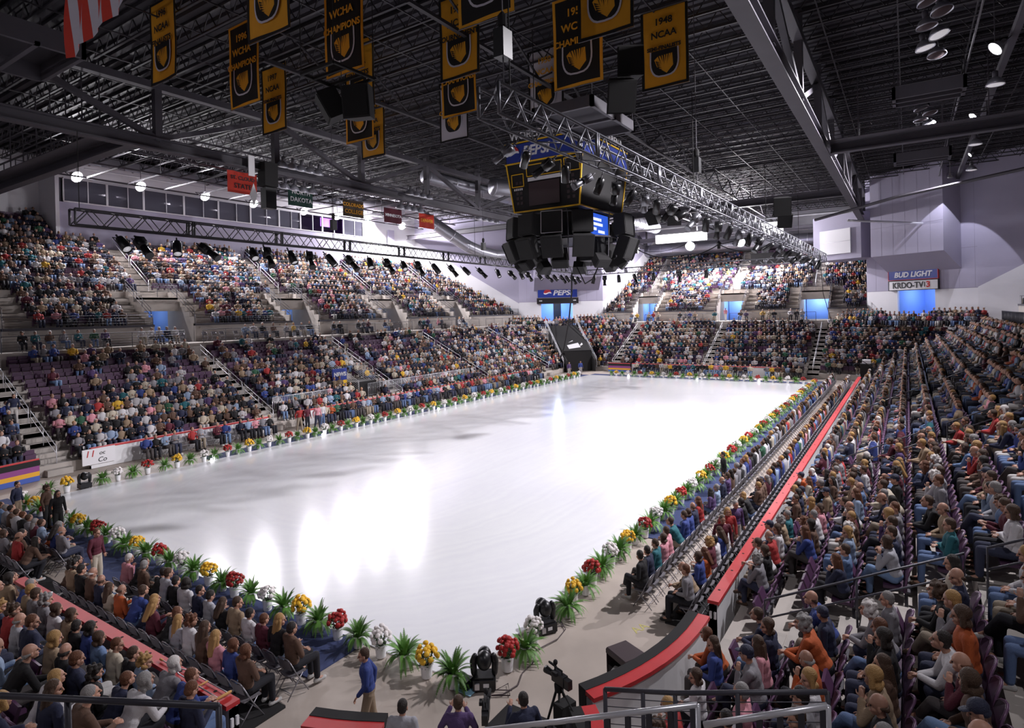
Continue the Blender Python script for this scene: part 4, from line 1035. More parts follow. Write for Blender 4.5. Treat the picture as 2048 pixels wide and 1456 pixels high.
# other hung speakers
for (x, y, z, rz, rx, lab, w) in ((14.0, 16.9, 15.2, -2.2, .5, 'tilted black speaker left of the pair under the small hung frame', 0.9), (14.3, 15.6, 15.3, -1.2, .15, 'square black speaker right of the pair under the small hung frame', 1.0), (21.4, 8.9, 16.0, -1.0, .5, 'black speaker hung low beside the semi-finalists banner', 1.1), (21.6, 8.6, 17.4, -1.0, .1, 'upper black speaker box beside the semi-finalists banner', 1.0), (42.4, 15.6, 14.6, -2.0, .5, 'first small speaker of the pair hung right of the scoreboard', 1.0), (43.8, 14.3, 14.6, -1.2, .5, 'second small speaker of the pair hung right of the scoreboard', 1.0), (50.5, 8.0, 15.6, -1.3, .3, 'black speaker hung over the right truss near the far boxes', 1.3), (51.5, 8.0, 14.6, -1.3, .7, 'tilted lower speaker over the right truss near the far boxes', 1.1)):
    speaker((x, y, z), rz, rx, lab, 'speakers hung from the roof', w, w*1.1, .7)
r = thing('hung_rig', 'small dark rectangular frame hung under the black banner', 'frame'); b_ = MB()
for a, c in (((12.9, 16.6), (12.9, 15.0)), ((12.9, 15.0), (14.6, 15.0)), ((14.6, 15.0), (14.6, 16.6)), ((14.6, 16.6), (12.9, 16.6)), ((13.4, 16.6), (13.4, 15.0)), ((14.1, 15), (14.1, 16.6))):
    b_.bar((*a, 16.0), (*c, 16.0), .09)
b_.build('frame_bars', M['mblack'], r); b_ = MB()
for x in (12.9, 14.6):
    for y in (15.0, 16.6): b_.tube((x, y, 16), (x, y, ZC-1), .015, n=5)
b_.build('hanger_wires', M['mblack'], r)

# ------------------------------------------------------------------ hanging banners
def banner(px, y, zb, base, lines, lab, w=2.3, h=3.85, border=None, shield=True, letter=None):
    root = thing('hanging_banner', lab, 'banner', (px, y, zb), 0, 'tall banners hung over the ice')
    wv = lambda u, v: .035*math.sin(u*5+px)*(.3+v)+.02*math.sin(v*7+y)
    n, k = 12, 14; b_ = MB(); V = {}
    def P(i, j): u = i/n-.5; v = j/k; return (wv(u, 1-v), -u*w, v*h)
    for i in range(n):
        for j in range(k):
            b_.quad(P(i, j), P(i+1, j), P(i+1, j+1), P(i, j+1))
    o = b_.build('cloth', M[base], root, True)
    e = MB(); bw = .13
    cols = {'gold': M['bcloth'], 'bcloth': M['gold'], 'wcloth': M['bcloth']}[base]
    for i in range(n):
        for vv in ((0, bw/h), (1-bw/h, 1)):
            q = []
            for ii in (i, i+1):
                for v in vv: u = ii/n-.5; q.append((wv(u, 1-v)-.012, -u*w, v*h))
            e.quad(q[0], q[2], q[3], q[1])
    for j in range(k):
        for uu in ((-.5, -.5+bw/w), (.5-bw/w, .5)):
            q = [(wv(u, 1-v)-.012, -u*w, v*h) for v in (j/k, (j+1)/k) for u in uu]
            e.quad(q[0], q[1], q[3], q[2])
    e.build('border', cols, root)
    rod = MB(); rod.tube((0, -w/2-.1, h), (0, w/2+.1, h), .03, n=6); rod.tube((0, -w/2, .0), (0, w/2, .0), .02, n=6); rod.build('hanging_rod', M['steel'], root)
    wr = MB()
    for s_ in (-1, 1): wr.tube((0, s_*w*.4, h), (0, s_*w*.4, max(h+.1, ZC-zb-.2)), .01, n=4)
    wr.build('wire', M['steel'], root)
    # crest: shield with a generic striped device
    cw, chh, cz = .62*w*.5, 1.35, .55
    def sh(s_): 
        pts = [(-s_*cw*.98, chh*.9), (s_*cw*.98, chh*.9)]
        for t in np.linspace(0, 1, 7): pts.append((s_*cw*math.cos(t*PI/2)**.6 if t < 1 else 0, chh*.5-(chh*.55)*s_*math.sin(t*PI/2)))
        for t in np.linspace(1, 0, 7)[1:]: pts.append((-s_*cw*math.cos(t*PI/2)**.6, chh*.5-(chh*.55)*s_*math.sin(t*PI/2)))
        return pts
    def flatpoly(mb, pts, x): mb.add([(x, -p[0], p[1]+cz) for p in pts], [tuple(range(len(pts)))])
    s1 = MB(); flatpoly(s1, sh(1.0), -.07); ce = s1.build('crest', M['wcloth'], root)
    s2 = MB(); flatpoly(s2, sh(.9), -.075); s2.build('crest_field', M['bcloth'], ce)
    s3 = MB(); s3.add([(-.08, .42*cw, cz+.9*chh*.78), (-.08, -.55*cw, cz+.9*chh*.80), (-.08, -.6*cw, cz+.4), (-.08, -.15*cw, cz+.08), (-.08, .5*cw, cz+.45), (-.08, .68*cw, cz+.8)], [(0,1,2,3,4,5)])
    s3.build('crest_device', M['gold'], ce)
    s4 = MB()
    for i in range(6):
        t = i/6; a = -.55+1.1*t
        s4.add([(-.085, a*cw, cz+1.05-.1*math.sin(a*3)), (-.085, (a+.11)*cw, cz+1.02), (-.085, (a*.5)*cw, cz+.62-.12*(i % 2))], [(0,1,2)])
        s4.add([(-.085, (.6-.25*t)*cw, cz+.75-.55*t), (-.085, (.25-.2*t)*cw, cz+.62-.5*t), (-.085, (.55-.25*t)*cw, cz+.66-.55*t)], [(0,1,2)])
    s4.build('crest_stripes', M['bcloth'], ce)
    lm = letter or (M['gold'] if base == 'bcloth' else (M['gold'] if base == 'wcloth' else M['ink']))
    z = h-.75
    for ln in lines:
        sz = min(.44, 3.4/len(ln)); txt(ln, sz, face((-.11, 0, z), (0, -1, 0)), lm, root, ext=.003, bold=.012); z -= .62
BN = [(14.7, 28.72, 19.09, 'gold', ['1996', 'NCAA', 'FINALISTS'], 'gold FINALISTS banner hanging beside the striped flag'),
 (16.49, 25.25, 17.72, 'bcloth', ['1996', 'WCHA', 'CHAMPIONS'], 'black CHAMPIONS banner with gold border, first right of the flag'),
 (21.59, 30.23, 18.62, 'gold', ['1997', 'NCAA', 'SEMI-FINALISTS'], 'gold SEMI-FINALISTS banner lowest in the left row, before the catwalk'),
 (12.89, 18.23, 17.67, 'gold', ['1995', 'NCAA', 'TOURNAMENT'], 'gold banner cut by the frame top, between the first black banners'),
 (16.88, 19.0, 17.83, 'bcloth', ['1994', 'WCHA', 'CHAMPIONS'], 'large black CHAMPIONS banner above the small hung frame'),
 (23.17, 24.92, 19.3, 'gold', ['1955', 'NCAA', 'FINALISTS'], 'gold banner half behind the large black champions banner'),
 (25.25, 27.22, 18.4, 'bcloth', ['1995', 'WCHA', 'CHAMPIONS'], 'black banner with gold border behind the square speaker'),
 (29.98, 31.03, 19.0, 'gold', ['1952', 'NCAA', 'FINALISTS'], 'bright gold banner lowest of the middle row'),
 (21.86, 16.93, 18.76, 'gold', ['1978', 'NCAA', 'TOURNAMENT'], 'gold TOURNAMENT banner left of the silver truss end'),
 (25.6, 19.93, 18.62, 'bcloth', ['1993', 'WCHA', 'CHAMPIONS'], 'black banner under the gold tournament banner'),
 (30.14, 23.93, 18.95, 'wcloth', ['1957', 'NCAA', 'CHAMPIONS'], 'white banner lowest under the gold and black pair'),
 (16.44, 11.6, 17.71, 'bcloth', ['1957', 'WCHA', 'CHAMPIONS'], 'black banner with gold border at the frame top above the silver truss'),
 (29.67, 16.91, 19.02, 'wcloth', ['1950', 'NCAA', 'CHAMPIONS'], 'white CHAMPIONS banner partly behind a black banner'),
 (22.77, 11.4, 17.4, 'bcloth', ['1955', 'WCHA', 'CHAMPIONS'], 'black banner in front of the white champions banner'),
 (21.12, 9.38, 18.37, 'gold', ['1949', 'NCAA', 'TOURNAMENT'], 'gold banner cut by the frame top, overlapping a black banner'),
 (28.08, 9.47, 18.51, 'gold', ['1948', 'NCAA', 'SEMI-FINALISTS'], 'gold SEMI-FINALISTS banner, last of the banners before the right truss')]
for b_ in BN: banner(b_[0], b_[1], b_[2], b_[3], b_[4], b_[5])
# flag with hanging stripes
r = thing('striped_flag', 'red and white striped flag hanging at the roof edge by the gold finalists banner', 'flag', (10, 24.0, 18.0)); 
b_ = MB()
lo = lambda y: .45*(2.5-y)*.35+.06*math.sin(y*5)
wv = lambda y, z: .12*math.sin(y*4+z)
for i in range(13):
    b_.cur = i % 2
    for j in range(10):
        y0, y1, z0, z1 = 2.5-5.0*i/13, 2.5-5.0*(i+1)/13, 5*j/10, 5*(j+1)/10
        b_.quad(*[(wv(y, z), y, lo(y)+z*(5-lo(y))/5) for y, z in ((y0, z0), (y1, z0), (y1, z1), (y0, z1))])
b_.build('striped_cloth', [M['rcloth'], M['wcloth']], r, True)
b_ = MB(); b_.tube((0, 2.6, 5), (0, -2.6, 5), .04, n=6); b_.build('pole', M['steel'], r)
# school banners along the opposite truss
def school(x0, x1, zb, h, base, lines, lab, col, y=45.0):
    r = thing('team_banner', lab, 'banner', ((x0+x1)/2, y, zb), 0, 'team banners under the opposite roof'); w = x1-x0; b_ = MB()
    for i in range(10):
        for j in range(4):
            q = [(-w/2+w*a/10, .03*math.sin(a*1.2+x0), h*c/4) for a, c in ((i, j), (i+1, j), (i+1, j+1), (i, j+1))]; b_.quad(*q)
    b_.build('cloth', base, r, True); t = MB(); t.tube((-w/2, 0, h), (w/2, 0, h), .03, n=6); t.build('hanging_rod', M['steel'], r)
    t = MB()
    for s_ in (-.45, .45): t.tube((s_*w, 0, h), (s_*w, 0, 20.2-zb), .012, n=4)
    t.build('wire', M['steel'], r)
    for i, ln in enumerate(lines): txt(ln, min(.55, 1.45*w/len(ln)), face((0, -.07, h/2+(.33*(len(lines)-1))-.66*i), (1, 0, 0)), col, r, ext=.003, bold=.01)
school(27.7, 30.3, 18.1, 1.75, M['rcloth'], ['ST. CLOUD', 'STATE'], 'red team banner next to the white diamond, first of the row', M['ink'])
school(33.3, 35.9, 17.8, 1.75, M['gcloth'], ['NORTH', 'DAKOTA'], 'dark green team banner with white lettering', M['white'])
school(39.4, 42.0, 17.6, 1.6, M['brcloth'], ['COLORADO', 'COLLEGE'], 'dark brown team banner with gold lettering', M['gold'])
school(44.8, 47.4, 17.6, 1.5, M['mcloth'], ['MINNESOTA'], 'maroon team banner with white lettering', M['white'])
school(50.1, 52.6, 17.6, 1.6, M['rcloth'], ['DENVER'], 'bright red team banner with gold lettering, last of the row', M['gold'])
r = thing('diamond_sign', 'white diamond hung in front of the red team banner', 'sign', (24.2, 36.3, 16.2)); b_ = MB(); b_.add([(0,0,-.75),(.28,0,0),(0,0,.75),(-.28,0,0),(0,.05,-.75),(.28,.05,0),(0,.05,.75),(-.28,.05,0)], [(0,1,2,3),(7,6,5,4),(0,4,5,1),(1,5,6,2),(2,6,7,3),(3,7,4,0)]); b_.build('plate', M['white'], r); t = MB(); t.tube((0,0,.75), (0,0,1.8), .015, n=4); t.build('wire', M['steel'], r)
r = thing('flag_panel', 'white rectangular panel hung on the beam above the diamond', 'panel', (24.0, 36.2, 18.0)); b_ = MB(); b_.box(-.22, .22, -.03, .03, -.6, .75); b_.build('plate', M['white'], r)
r = thing('black_cabinet', 'tall black cabinet hung on the beam beside the white diamond', 'cabinet', (25.3, 36.3, 17.2)); b_ = MB(); b_.box(-.5, .5, -.4, .4, -.3, 1.3); b_.build('body', M['mblack'], r); b_ = MB(); b_.box(-.4, .4, -.3, .3, -1.8, -.4); b_.build('lower_box', M['black'], r)
# sagging cables at the far end
r = thing('swag_cable', 'black cables sagging from the scoreboard to the right truss at the far end', 'cable'); 
def sag(p, q, s_, n=14):
    p, q = Vector(p), Vector(q); return [p.lerp(q, i/n)-Vector((0,0,4*s_*(i/n)*(1-i/n))) for i in range(n+1)]
b_ = MB()
for p, q, s_, rr_ in (((70, 27.6, 15.3), (70, 17.8, 15.1), 1.4, .06), ((70, 17.8, 15.1), (69.5, 10.5, 15.4), 1.2, .06), ((70, 17.8, 15.1), (66, 10, 16.5), .3, .05), ((43, 22, 13.5), (70, 27.6, 15.3), .9, .06), ((70, 27.6, 15.3), (70, 20, 16.2), .9, .03)): b_.path(sag(p, q, s_), rr_, 6)
b_.build('cable_run', M['mblack'], r, True); b_ = MB()
for p in ((70, 27.6, 15.2), (70, 17.8, 15.0)): b_.box(p[0]-.15, p[0]+.15, p[1]-.15, p[1]+.15, p[2]-.4, p[2]+.1); b_.lathe([(.3, p[2]+.1), (.3, p[2]+.25), (.05, p[2]+.5)], 10, (p[0], p[1], 0)); b_.tube(p, (p[0], p[1], ZC), .02, n=4)
b_.build('pulley', M['black'], r)
r = thing('hanging_rope', 'thick black rope hanging down from the short far truss past the cola sign', 'rope'); b_ = MB(); b_.path([(62, 32.4, 12.4), (62.2, 32.6, 10), (62.6, 33.3, 6.5), (63.2, 34.3, 3.6), (63.5, 34.9, 2.5)], .09, 8); b_.build('rope_strand', M['mblack'], r, True)
r = thing('thin_cable', 'thin black cable hanging down the right end of the far stand', 'cable'); b_ = MB(); b_.path([(60, 6.5, 12.5), (60, 6.3, 9), (60.3, 5.6, 6), (61, 4.2, 3.5), (58, 2.2, 2.5)], .03, 5); b_.build('cable_strand', M['mblack'], r, True)

b_ = MB(); b_.box(10, 84, -4.75, -4.45, 21.0, 21.35); b_.path([(14, -3.0, 21.2), (84, -2.9, 21.2)], .05, 6)
struct('beam_lamp_rail', b_, M['steel'], 'thin steel rail carrying the lamps of the right roof bay')
def room_light(p, e, col=(.75, .85, 1)):
    ld = bpy.data.lights.new('lobby_light', 'POINT'); ld.energy = e; ld.shadow_soft_size = .3; ld.color = col; o = bpy.data.objects.new('lobby_light', ld); COL.objects.link(o); o.location = p
for B, e in ((BL, 60), (BF, 260)):
    for p in B.portals: room_light((*B.f(p, 5.9), 8.8), e)
room_light(WP @ Vector((5.9, -2.5, 9.2)), 420); room_light(WB @ Vector((5.9, -2.5, 9.2)), 180)
# ------------------------------------------------------------------ potted plants along the ice
R3 = random.Random(11)
def fern_mesh(seed):
    r = random.Random(seed); b_ = MB()
    for i in range(64):
        a = 2*PI*i*.618+r.uniform(-.3, .3); el = r.uniform(.05, 1.45); L = r.uniform(.3, .56)*(1.0 if el < 1 else .95)
        p = Vector((.05*math.cos(a), .05*math.sin(a), .26)); d = Vector((math.cos(a)*math.cos(el), math.sin(a)*math.cos(el), math.sin(el)))
        pts = []; n = 11
        for j in range(n+1):
            pts.append(p.copy()); p = p+d*(L/n); d = (d+Vector((r.uniform(-.05,.05), r.uniform(-.05,.05), -.12-.07*(el < .7)))).normalized()
        for j in range(1, n+1):
            q = pts[j]; t = (pts[j]-pts[j-1]).normalized(); s = t.cross(Vector((0,0,1)))
            s = s.normalized() if s.length > .05 else Vector((1,0,0)); w = .052*math.sin(PI*min(1, (j+.6)/(n+.9)))+.010
            u = s.cross(t)
            for sg in (-1, 1):
                tip = q+s*sg*w+t*w*.55-u*.012*0
                b_.add([q-t*.014, q+t*.014, tip], [(0,1,2)])
                q2 = q-t*L/n*.5; tip2 = q2+s*sg*w*.95+t*w*.5
                b_.add([q2-t*.013, q2+t*.013, tip2], [(0,1,2)])
    return b_.mesh('fronds', M['leaf'])
def mum_meshes(seed, m):
    r = random.Random(seed); lv = MB(); fl = MB()
    for i in range(110):
        a = r.uniform(0, 2*PI); h = r.uniform(.24, .56); rr_ = r.uniform(.03, .2)*(.6+1.1*(h-.2)); c = Vector((rr_*math.cos(a), rr_*math.sin(a), h))
        d = Vector((math.cos(a), math.sin(a), r.uniform(-.3, .6))).normalized(); s = d.cross(Vector((0,0,1))).normalized(); L = r.uniform(.05, .09)
        lv.add([c, c+d*L*.5+s*L*.4, c+d*L, c+d*L*.5-s*L*.4], [(0,1,2,3)])
    for i in range(8): a = 2*PI*i/8; lv.bar((.02*math.cos(a), .02*math.sin(a), .22), (.16*math.cos(a), .16*math.sin(a), .55), .012)
    n = 26
    for i in range(n):
        t = (i+.5)/n; el = math.asin(1-t*1.05); a = i*2.39996+r.uniform(-.35, .35); R_ = r.uniform(.72, 1.12)
        c = Vector((.245*R_*math.cos(el)*math.cos(a), .245*R_*math.cos(el)*math.sin(a), .47+.2*R_*math.sin(el)-.05*(el < .3))); s = r.uniform(.045, .07)
        d = (c-Vector((0,0,.42))).normalized()
        fl.ell(c, (s, s, s*.72), d.to_track_quat('Z', 'Y').to_matrix().to_4x4(), 9, 6)
        k = len(fl.v)
        for q in range(22):           # ragged petals
            b2 = 2.4*q; x = d.orthogonal().normalized(); y = d.cross(x); e = x*math.cos(b2)+y*math.sin(b2); f_ = x*math.cos(b2+.35)+y*math.sin(b2+.35)
            h_ = d*s*(.75*(q % 3)/2-.15); w_ = 1-.4*(q % 3)/2
            fl.add([c+e*s*.75*w_+h_, c+f_*s*.75*w_+h_, c+(e+f_)*.5*s*1.38*w_+h_*1.15], [(0,1,2)])
    return lv.mesh('foliage', M['mleaf']), fl.mesh('blossoms', m)
potm = MB(); potm.lathe([(.11, 0), (.135, .27), (.142, .27), (.142, .295), (.125, .295), (.12, .2), (.0001, .2)], 20); potme = potm.mesh('pot', M['pot'], False)
ferns = [fern_mesh(s) for s in range(4)]
mums = {c: [mum_meshes(s, M[m_]) for s in (21, 22)] for c, m_ in (('yellow', 'yellow'), ('red', 'redfl'), ('white', 'whitefl'))}
CYC = ['fern', 'yellow', 'fern', 'white', 'fern', 'red']; CYR = ['red', 'fern', 'white', 'fern', 'yellow', 'fern']
def plant(kind, x, y, lab, s):
    root = thing('potted_fern' if kind == 'fern' else 'potted_chrysanthemum', lab, 'potted plant', (x, y, .012), R3.uniform(0, 6.28), 'potted plants round the ice'); root.scale = (s,)*3
    link('pot', potme, root)
    if kind == 'fern': link('fronds', R3.choice(ferns), root)
    else:
        a, c = R3.choice(mums[kind]); link('foliage', a, root); link('blossoms', c, root)
KN = {'fern': 'green fern in white pot', 'yellow': 'yellow chrysanthemum in white pot', 'red': 'red chrysanthemum in white pot', 'white': 'white chrysanthemum in white pot'}
def plantrow(cyc, pts, edge):
    cnt = {}
    for i, (x, y) in enumerate(pts):
        k = cyc[i % len(cyc)]
        if k is None: continue
        cnt[k] = cnt.get(k, 0)+1
        plant(k, x+R3.uniform(-.04, .04), y+R3.uniform(-.05, .05), ordn(cnt[k])+' '+KN[k]+' '+edge, R3.uniform(.95, 1.08))
plantrow(CYC, [(9.93, 8.26+.727*i) for i in range(34)], 'along the near ice edge, from the moving lamp corner')
plantrow(CYR, [(11.04, 7.58), (11.56, 7.53), (12.25, 7.7), (13.76, 7.5), (14.5, 7.72), (15.16, 7.75), (15.8, 7.8)]+[(16.5+.70*i, 7.86) for i in range(72)], 'along the ice edge on the beer sign side')
plantrow(['fern', 'yellow', None, 'fern', 'white', 'fern', 'red', 'fern', 'yellow', 'fern', 'white', 'fern', 'red'][:1]+['fern', 'yellow', None, 'fern', 'white', 'fern', 'red'][1:], [(11.3+.72*i, 33.2) for i in range(7)], 'by the small black lamp on the opposite edge')
plantrow(['fern', 'yellow', 'fern', 'white', 'fern', 'red'], [(16.4+.70*i, 33.12) for i in range(70)], 'along the opposite ice edge, from the striped board')
plantrow(['red', 'fern', 'white', 'fern', 'yellow', 'fern'], [(67.35, 9.0+.73*i) for i in range(30)], 'along the far ice edge, from the beer sign corner')

# ------------------------------------------------------------------ folding chairs
def chair_parts():
    f = MB()
    for s in (-.21, .21):
        f.path([(.24, s, 0), (-.02, s, .42), (-.2, s, .78)], .013, 6); f.path([(-.27, s*.92, 0), (.12, s*.92, .44)], .012, 6)
    f.path([(-.2, -.21, .78), (-.215, -.15, .83), (-.22, 0, .845), (-.215, .15, .83), (-.2, .21, .78)], .013, 6)
    f.tube((-.19, -.19, .13), (-.19, .19, .13), .009, n=5); f.tube((.13, -.2, .18), (.13, .2, .18), .009, n=5)
    s = MB(); s.prism([(-.16, -.19), (.2, -.2), (.22, 0), (.2, .2), (-.16, .19), (-.19, 0)], .43, .455)
    b_ = MB()
    for j in range(6):
        y0, y1 = -.2+.4*j/6, -.2+.4*(j+1)/6; c = lambda y: -.02*math.cos(y*7)
        b_.add([(-.135+c(y0), y0, .58), (-.135+c(y1), y1, .58), (-.2+c(y1), y1, .8), (-.2+c(y0), y0, .8), (-.15+c(y0), y0, .58), (-.15+c(y1), y1, .58), (-.215+c(y1), y1, .8), (-.215+c(y0), y0, .8)], [(0,1,2,3),(7,6,5,4),(0,4,5,1),(3,2,6,7)])
    return f, s, b_
chp = chair_parts(); chm = [chp[0].mesh('frame', M['chair'], True), chp[1].mesh('seat_panel', M['chairp']), chp[2].mesh('back_panel', M['chairp'])]
floor_seats = []                     # (x, y, yaw, z, row label, index)
def frow(lst, lab):
    for i, (x, y, yaw) in enumerate(lst): floor_seats.append((x, y, yaw, .03, lab, i+1))
frow([(7.98, 11.05+.53*i, 0) for i in range(15)]+[(7.98, 22.6+.53*i, 0) for i in range(22)], 'front chair row behind the near blue carpet')
frow([(6.98, 11.15+.53*i, 0) for i in range(17)]+[(6.98, 22.6+.53*i, 0) for i in range(20)], 'back chair row along the crutch topped boards')
frow([(15.35+.53*i, 6.05, PI/2) for i in range(94)], 'front chair row behind the beer sign side carpet')
frow([(15.0+.53*i, 4.72, PI/2) for i in range(94)], 'back chair row along the long red capped boards')
frow([(17.1+.53*i, CYc+HY-.75, -PI/2) for i in range(16)]+[(29.8+.53*i, CYc+HY-.75, -PI/2) for i in range(60)], 'chair row in front of the opposite boards')
frow([(CXc+HX-.9, 10+.54*i, PI) for i in range(7)]+[(CXc+HX-.9, 15+.54*i, PI) for i in range(26)], 'chair row along the far end boards')
def dist(p): return (Vector(p)-EYE).length
fs = sorted([s for s in floor_seats if inframe((s[0], s[1], s[3]+.8), 40)], key=lambda s: dist(s[:2]+(0,)))
def scatter_mesh(name, V, F, P, mats, mi=None, smooth=False, colors=None):
    """merge copies of a small template at many placements (x, y, z, yaw, scale)"""
    V = np.array(V, dtype=np.float32); n, k = len(P), len(V); P = np.array(P, dtype=np.float32)
    c, s = np.cos(P[:, 3])[:, None], np.sin(P[:, 3])[:, None]; sc = P[:, 4][:, None]
    X = (V[None, :, 0]*c-V[None, :, 1]*s)*sc+P[:, 0][:, None]; Y = (V[None, :, 0]*s+V[None, :, 1]*c)*sc+P[:, 1][:, None]; Z = V[None, :, 2]*sc+P[:, 2][:, None]
    co_ = np.stack([X, Y, Z], -1).reshape(-1)
    tot = np.array([len(f) for f in F], dtype=np.int32); st = np.concatenate([[0], np.cumsum(tot)[:-1]]).astype(np.int32); idx = np.concatenate([np.array(f, dtype=np.int32) for f in F])
    me = bpy.data.meshes.new(name); L = len(idx)
    me.vertices.add(n*k); me.loops.add(n*L); me.polygons.add(n*len(F))
    me.vertices.foreach_set('co', co_)
    me.loops.foreach_set('vertex_index', (idx[None, :]+(np.arange(n, dtype=np.int32)*k)[:, None]).reshape(-1))
    me.polygons.foreach_set('loop_start', (st[None, :]+(np.arange(n, dtype=np.int32)*L)[:, None]).reshape(-1).astype(np.int32))
    me.polygons.foreach_set('use_smooth', [smooth]*(n*len(F)))
    for m_ in mats: me.materials.append(m_)
    if mi is not None: me.polygons.foreach_set('material_index', np.tile(np.array(mi, dtype=np.int32), n))
    if colors is not None:
        at = me.attributes.new('Col', 'FLOAT_COLOR', 'POINT'); at.data.foreach_set('color', colors.astype(np.float32).reshape(-1))
    me.update(calc_edges=True); me.validate(); return me
rowcount = {}
for n, s in enumerate(fs[:230]):
    root = thing('folding_chair', 'grey metal folding chair, '+ordn(s[5])+' in the '+s[4], 'chair', (s[0], s[1], s[3]), s[2], 'folding chairs on the rink floor')
    for me, nm in zip(chm, ('frame', 'seat_panel', 'back_panel')): link(nm, me, root)
rest = [(s[0], s[1], s[3], s[2], 1) for s in fs[230:]]
mb = MB(); mb.box(-.16, .2, -.19, .19, .42, .46); mb.box(-.22, -.17, -.19, .19, .55, .83)
for s_ in (-.2, .2): mb.bar((.22, s_, 0), (-.2, s_, .8), .025); mb.bar((-.25, s_, 0), (.1, s_, .43), .025)
if rest: o = link('far_folding_chairs', scatter_mesh('far_folding_chairs', mb.v, mb.f, rest, [M['chairp']])); tag(o, 'remaining grey folding chairs far along the rink floor rows', 'chairs', None, 'stuff')

# ------------------------------------------------------------------ seats of the bowls
cand = []            # dict: x, y, z, yaw, kind, row, idx, side
RAILSEG = [((6.35, 3.0), (6.57, .72)), ((4.66, 2.94), (4.84, .53)), ((1.6, 6.1), (2.5, 4.36))]
def blocked(x, y):
    if x*x+y*y < 2.6**2: return True                       # beside the camera
    for (ax, ay), (bx, by) in RAILSEG:
        t = max(0, min(1, ((x-ax)*(bx-ax)+(y-ay)*(by-ay))/((bx-ax)**2+(by-ay)**2)))
        if math.hypot(x-ax-t*(bx-ax), y-ay-t*(by-ay)) < .62: return True
    for sx, sy in ((1, 1), (-1, -1)):                       # corner tunnels
        cx, cy = CXc+sx*(HX-RC), CYc+sy*(HY-RC); a = (x-cx)*sx*.7071+(y-cy)*sy*.7071; b_ = abs(-(x-cx)*sx*.7071+(y-cy)*sy*.7071)
        if a > 0 and b_ < (2.7 if sx > 0 else 1.6): return True
    return False
SIDEN = {'right': 'beer sign side stand', 'near': 'near end stand', 'left': 'stand under the booths', 'far': 'far end stand'}
SP = .54
for side, aisles in (('right', AX), ('left', AX), ('near', AY), ('far', AY)):
    lo0, hi0 = (CXc-HX, CXc+HX) if side in ('right', 'left') else (CYc-HY, CYc+HY)
    for k in range(ROWS):
        d = rowd(k)+.56; lo, hi = lo0-d+.5, hi0+d-.5; idx = 0
        for t in np.arange(lo, hi, SP):
            if any(abs(t-a) < .85 for a in aisles): continue
            if side == 'left' and k < 5 and 35.0 < t < 37.6: continue
            x, y, yaw = at_ring(side, float(t), d)
            if blocked(x, y): continue
            idx += 1
            if inframe((x, y, rowz(k)+.8), 70): cand.append(dict(x=x, y=y, z=rowz(k), yaw=yaw, row=k+1, idx=idx, side=side, lvl=0))
for B in (BL, BF, BR):
    for k in range(NU):
        d = UT*k+.56; lo, hi = B.lim(d); idx = 0
        for t in np.arange(lo+.5, hi-.5, SP):
            t = float(t)
            if k >= B.nrows(t): continue
            if k < 5 and any(abs(t-p) < PW+1.75 for p in B.portals): continue
            if k >= 5 and any(abs(t-p) < .85 for p in B.portals): continue
            x, y = B.f(t, d); idx += 1
            if inframe((x, y, upz(k)+.8), 70): cand.append(dict(x=x, y=y, z=upz(k), yaw=B.yaw, row=k+1, idx=idx, side=B.name, lvl=1))
# extra rows against the corner walls beside the cola sign portal
for W, L in ((WP, LP), (WB, LB)):
    for k in range(3):
        for t in np.arange(-1.5, L+1.5, SP):
            if 3.2 < t < 8.6 and k == 2: continue
            p = W @ Vector((float(t), 3.2-.85*k, 5.4+.3*k)); n = W.to_3x3() @ Vector((0, 1, 0))
            if inframe(p, 20): cand.append(dict(x=p.x, y=p.y, z=p.z, yaw=math.atan2(n.y, n.x), row=k+1, idx=1, side='corner', lvl=2))
for c in cand: c['d'] = dist((c['x'], c['y'], c['z']+.8))
# occupancy
R4 = random.Random(5)
from mathutils import noise as mnoise
for c in cand:
    n_ = mnoise.noise(Vector((c['x']*.16+3, c['y']*.16, c['z']*.5)))
    p = .93
    if c['side'] == 'left' and c['lvl'] == 0: p = .93 if c['row'] < 6 else (.75 if c['row'] < 8 else .5) if n_ < .1 or c['x'] > 34 else .28
    elif c['side'] == 'left': p = .92 if n_ < .24 else .45
    elif c['side'] == 'far': p = .90 if n_ < .3 else .5
    elif c['side'] == 'right': p = .9 if n_ < .33 else .6
    if c['side'] == 'far' and c['lvl'] == 1 and c['row'] > 10 and 12.3 < c['y'] < 20: p = 0
    c['occ'] = R4.random() < p
# seats: nearest as things, the rest together
def seat_parts():
    b_ = MB(); n = 8; pr = []
    for j in range(n+1):
        a = PI*j/n; pr.append((-.225*math.cos(a), .66+.2*math.sin(a)**.7 if 0 < j < n else .66))
    prof = [(-.225, .36)]+pr+[(.225, .36)]
    m_ = len(prof); cv = lambda y: .07*(y/.225)**2
    f1 = [(-.2+cv(y)-.14*(z-.4), y, z) for y, z in prof]; f2 = [(x-.04, y, z) for x, y, z in f1]
    b_.add(f1+f2, [tuple(range(m_-1, -1, -1)), tuple(range(m_, 2*m_))]+[(i, (i+1) % m_, m_+(i+1) % m_, m_+i) for i in range(m_)])
    rm = MB(); rm.path([(x-.02, y*1.02, z) for (x, y, z) in f1], .016, 5)
    pn = MB(); pn.add([(-.2, -.21, .42), (-.2, .21, .42), (-.05, .21, .80), (-.05, -.21, .80), (-.13, -.21, .40), (-.13, .21, .40), (.0, .2, .78), (.0, -.2, .78)], [(0,1,2,3),(7,6,5,4),(0,4,5,1),(3,2,6,7),(0,3,7,4),(1,5,6,2)])
    pd = MB(); pd.box(-.19, .22, -.21, .21, .38, .44)
    st = MB(); st.box(-.2, -.14, -.03, .03, 0, .4); st.box(-.24, -.08, -.2, .2, .34, .38)
    return b_, rm, pn, pd, st
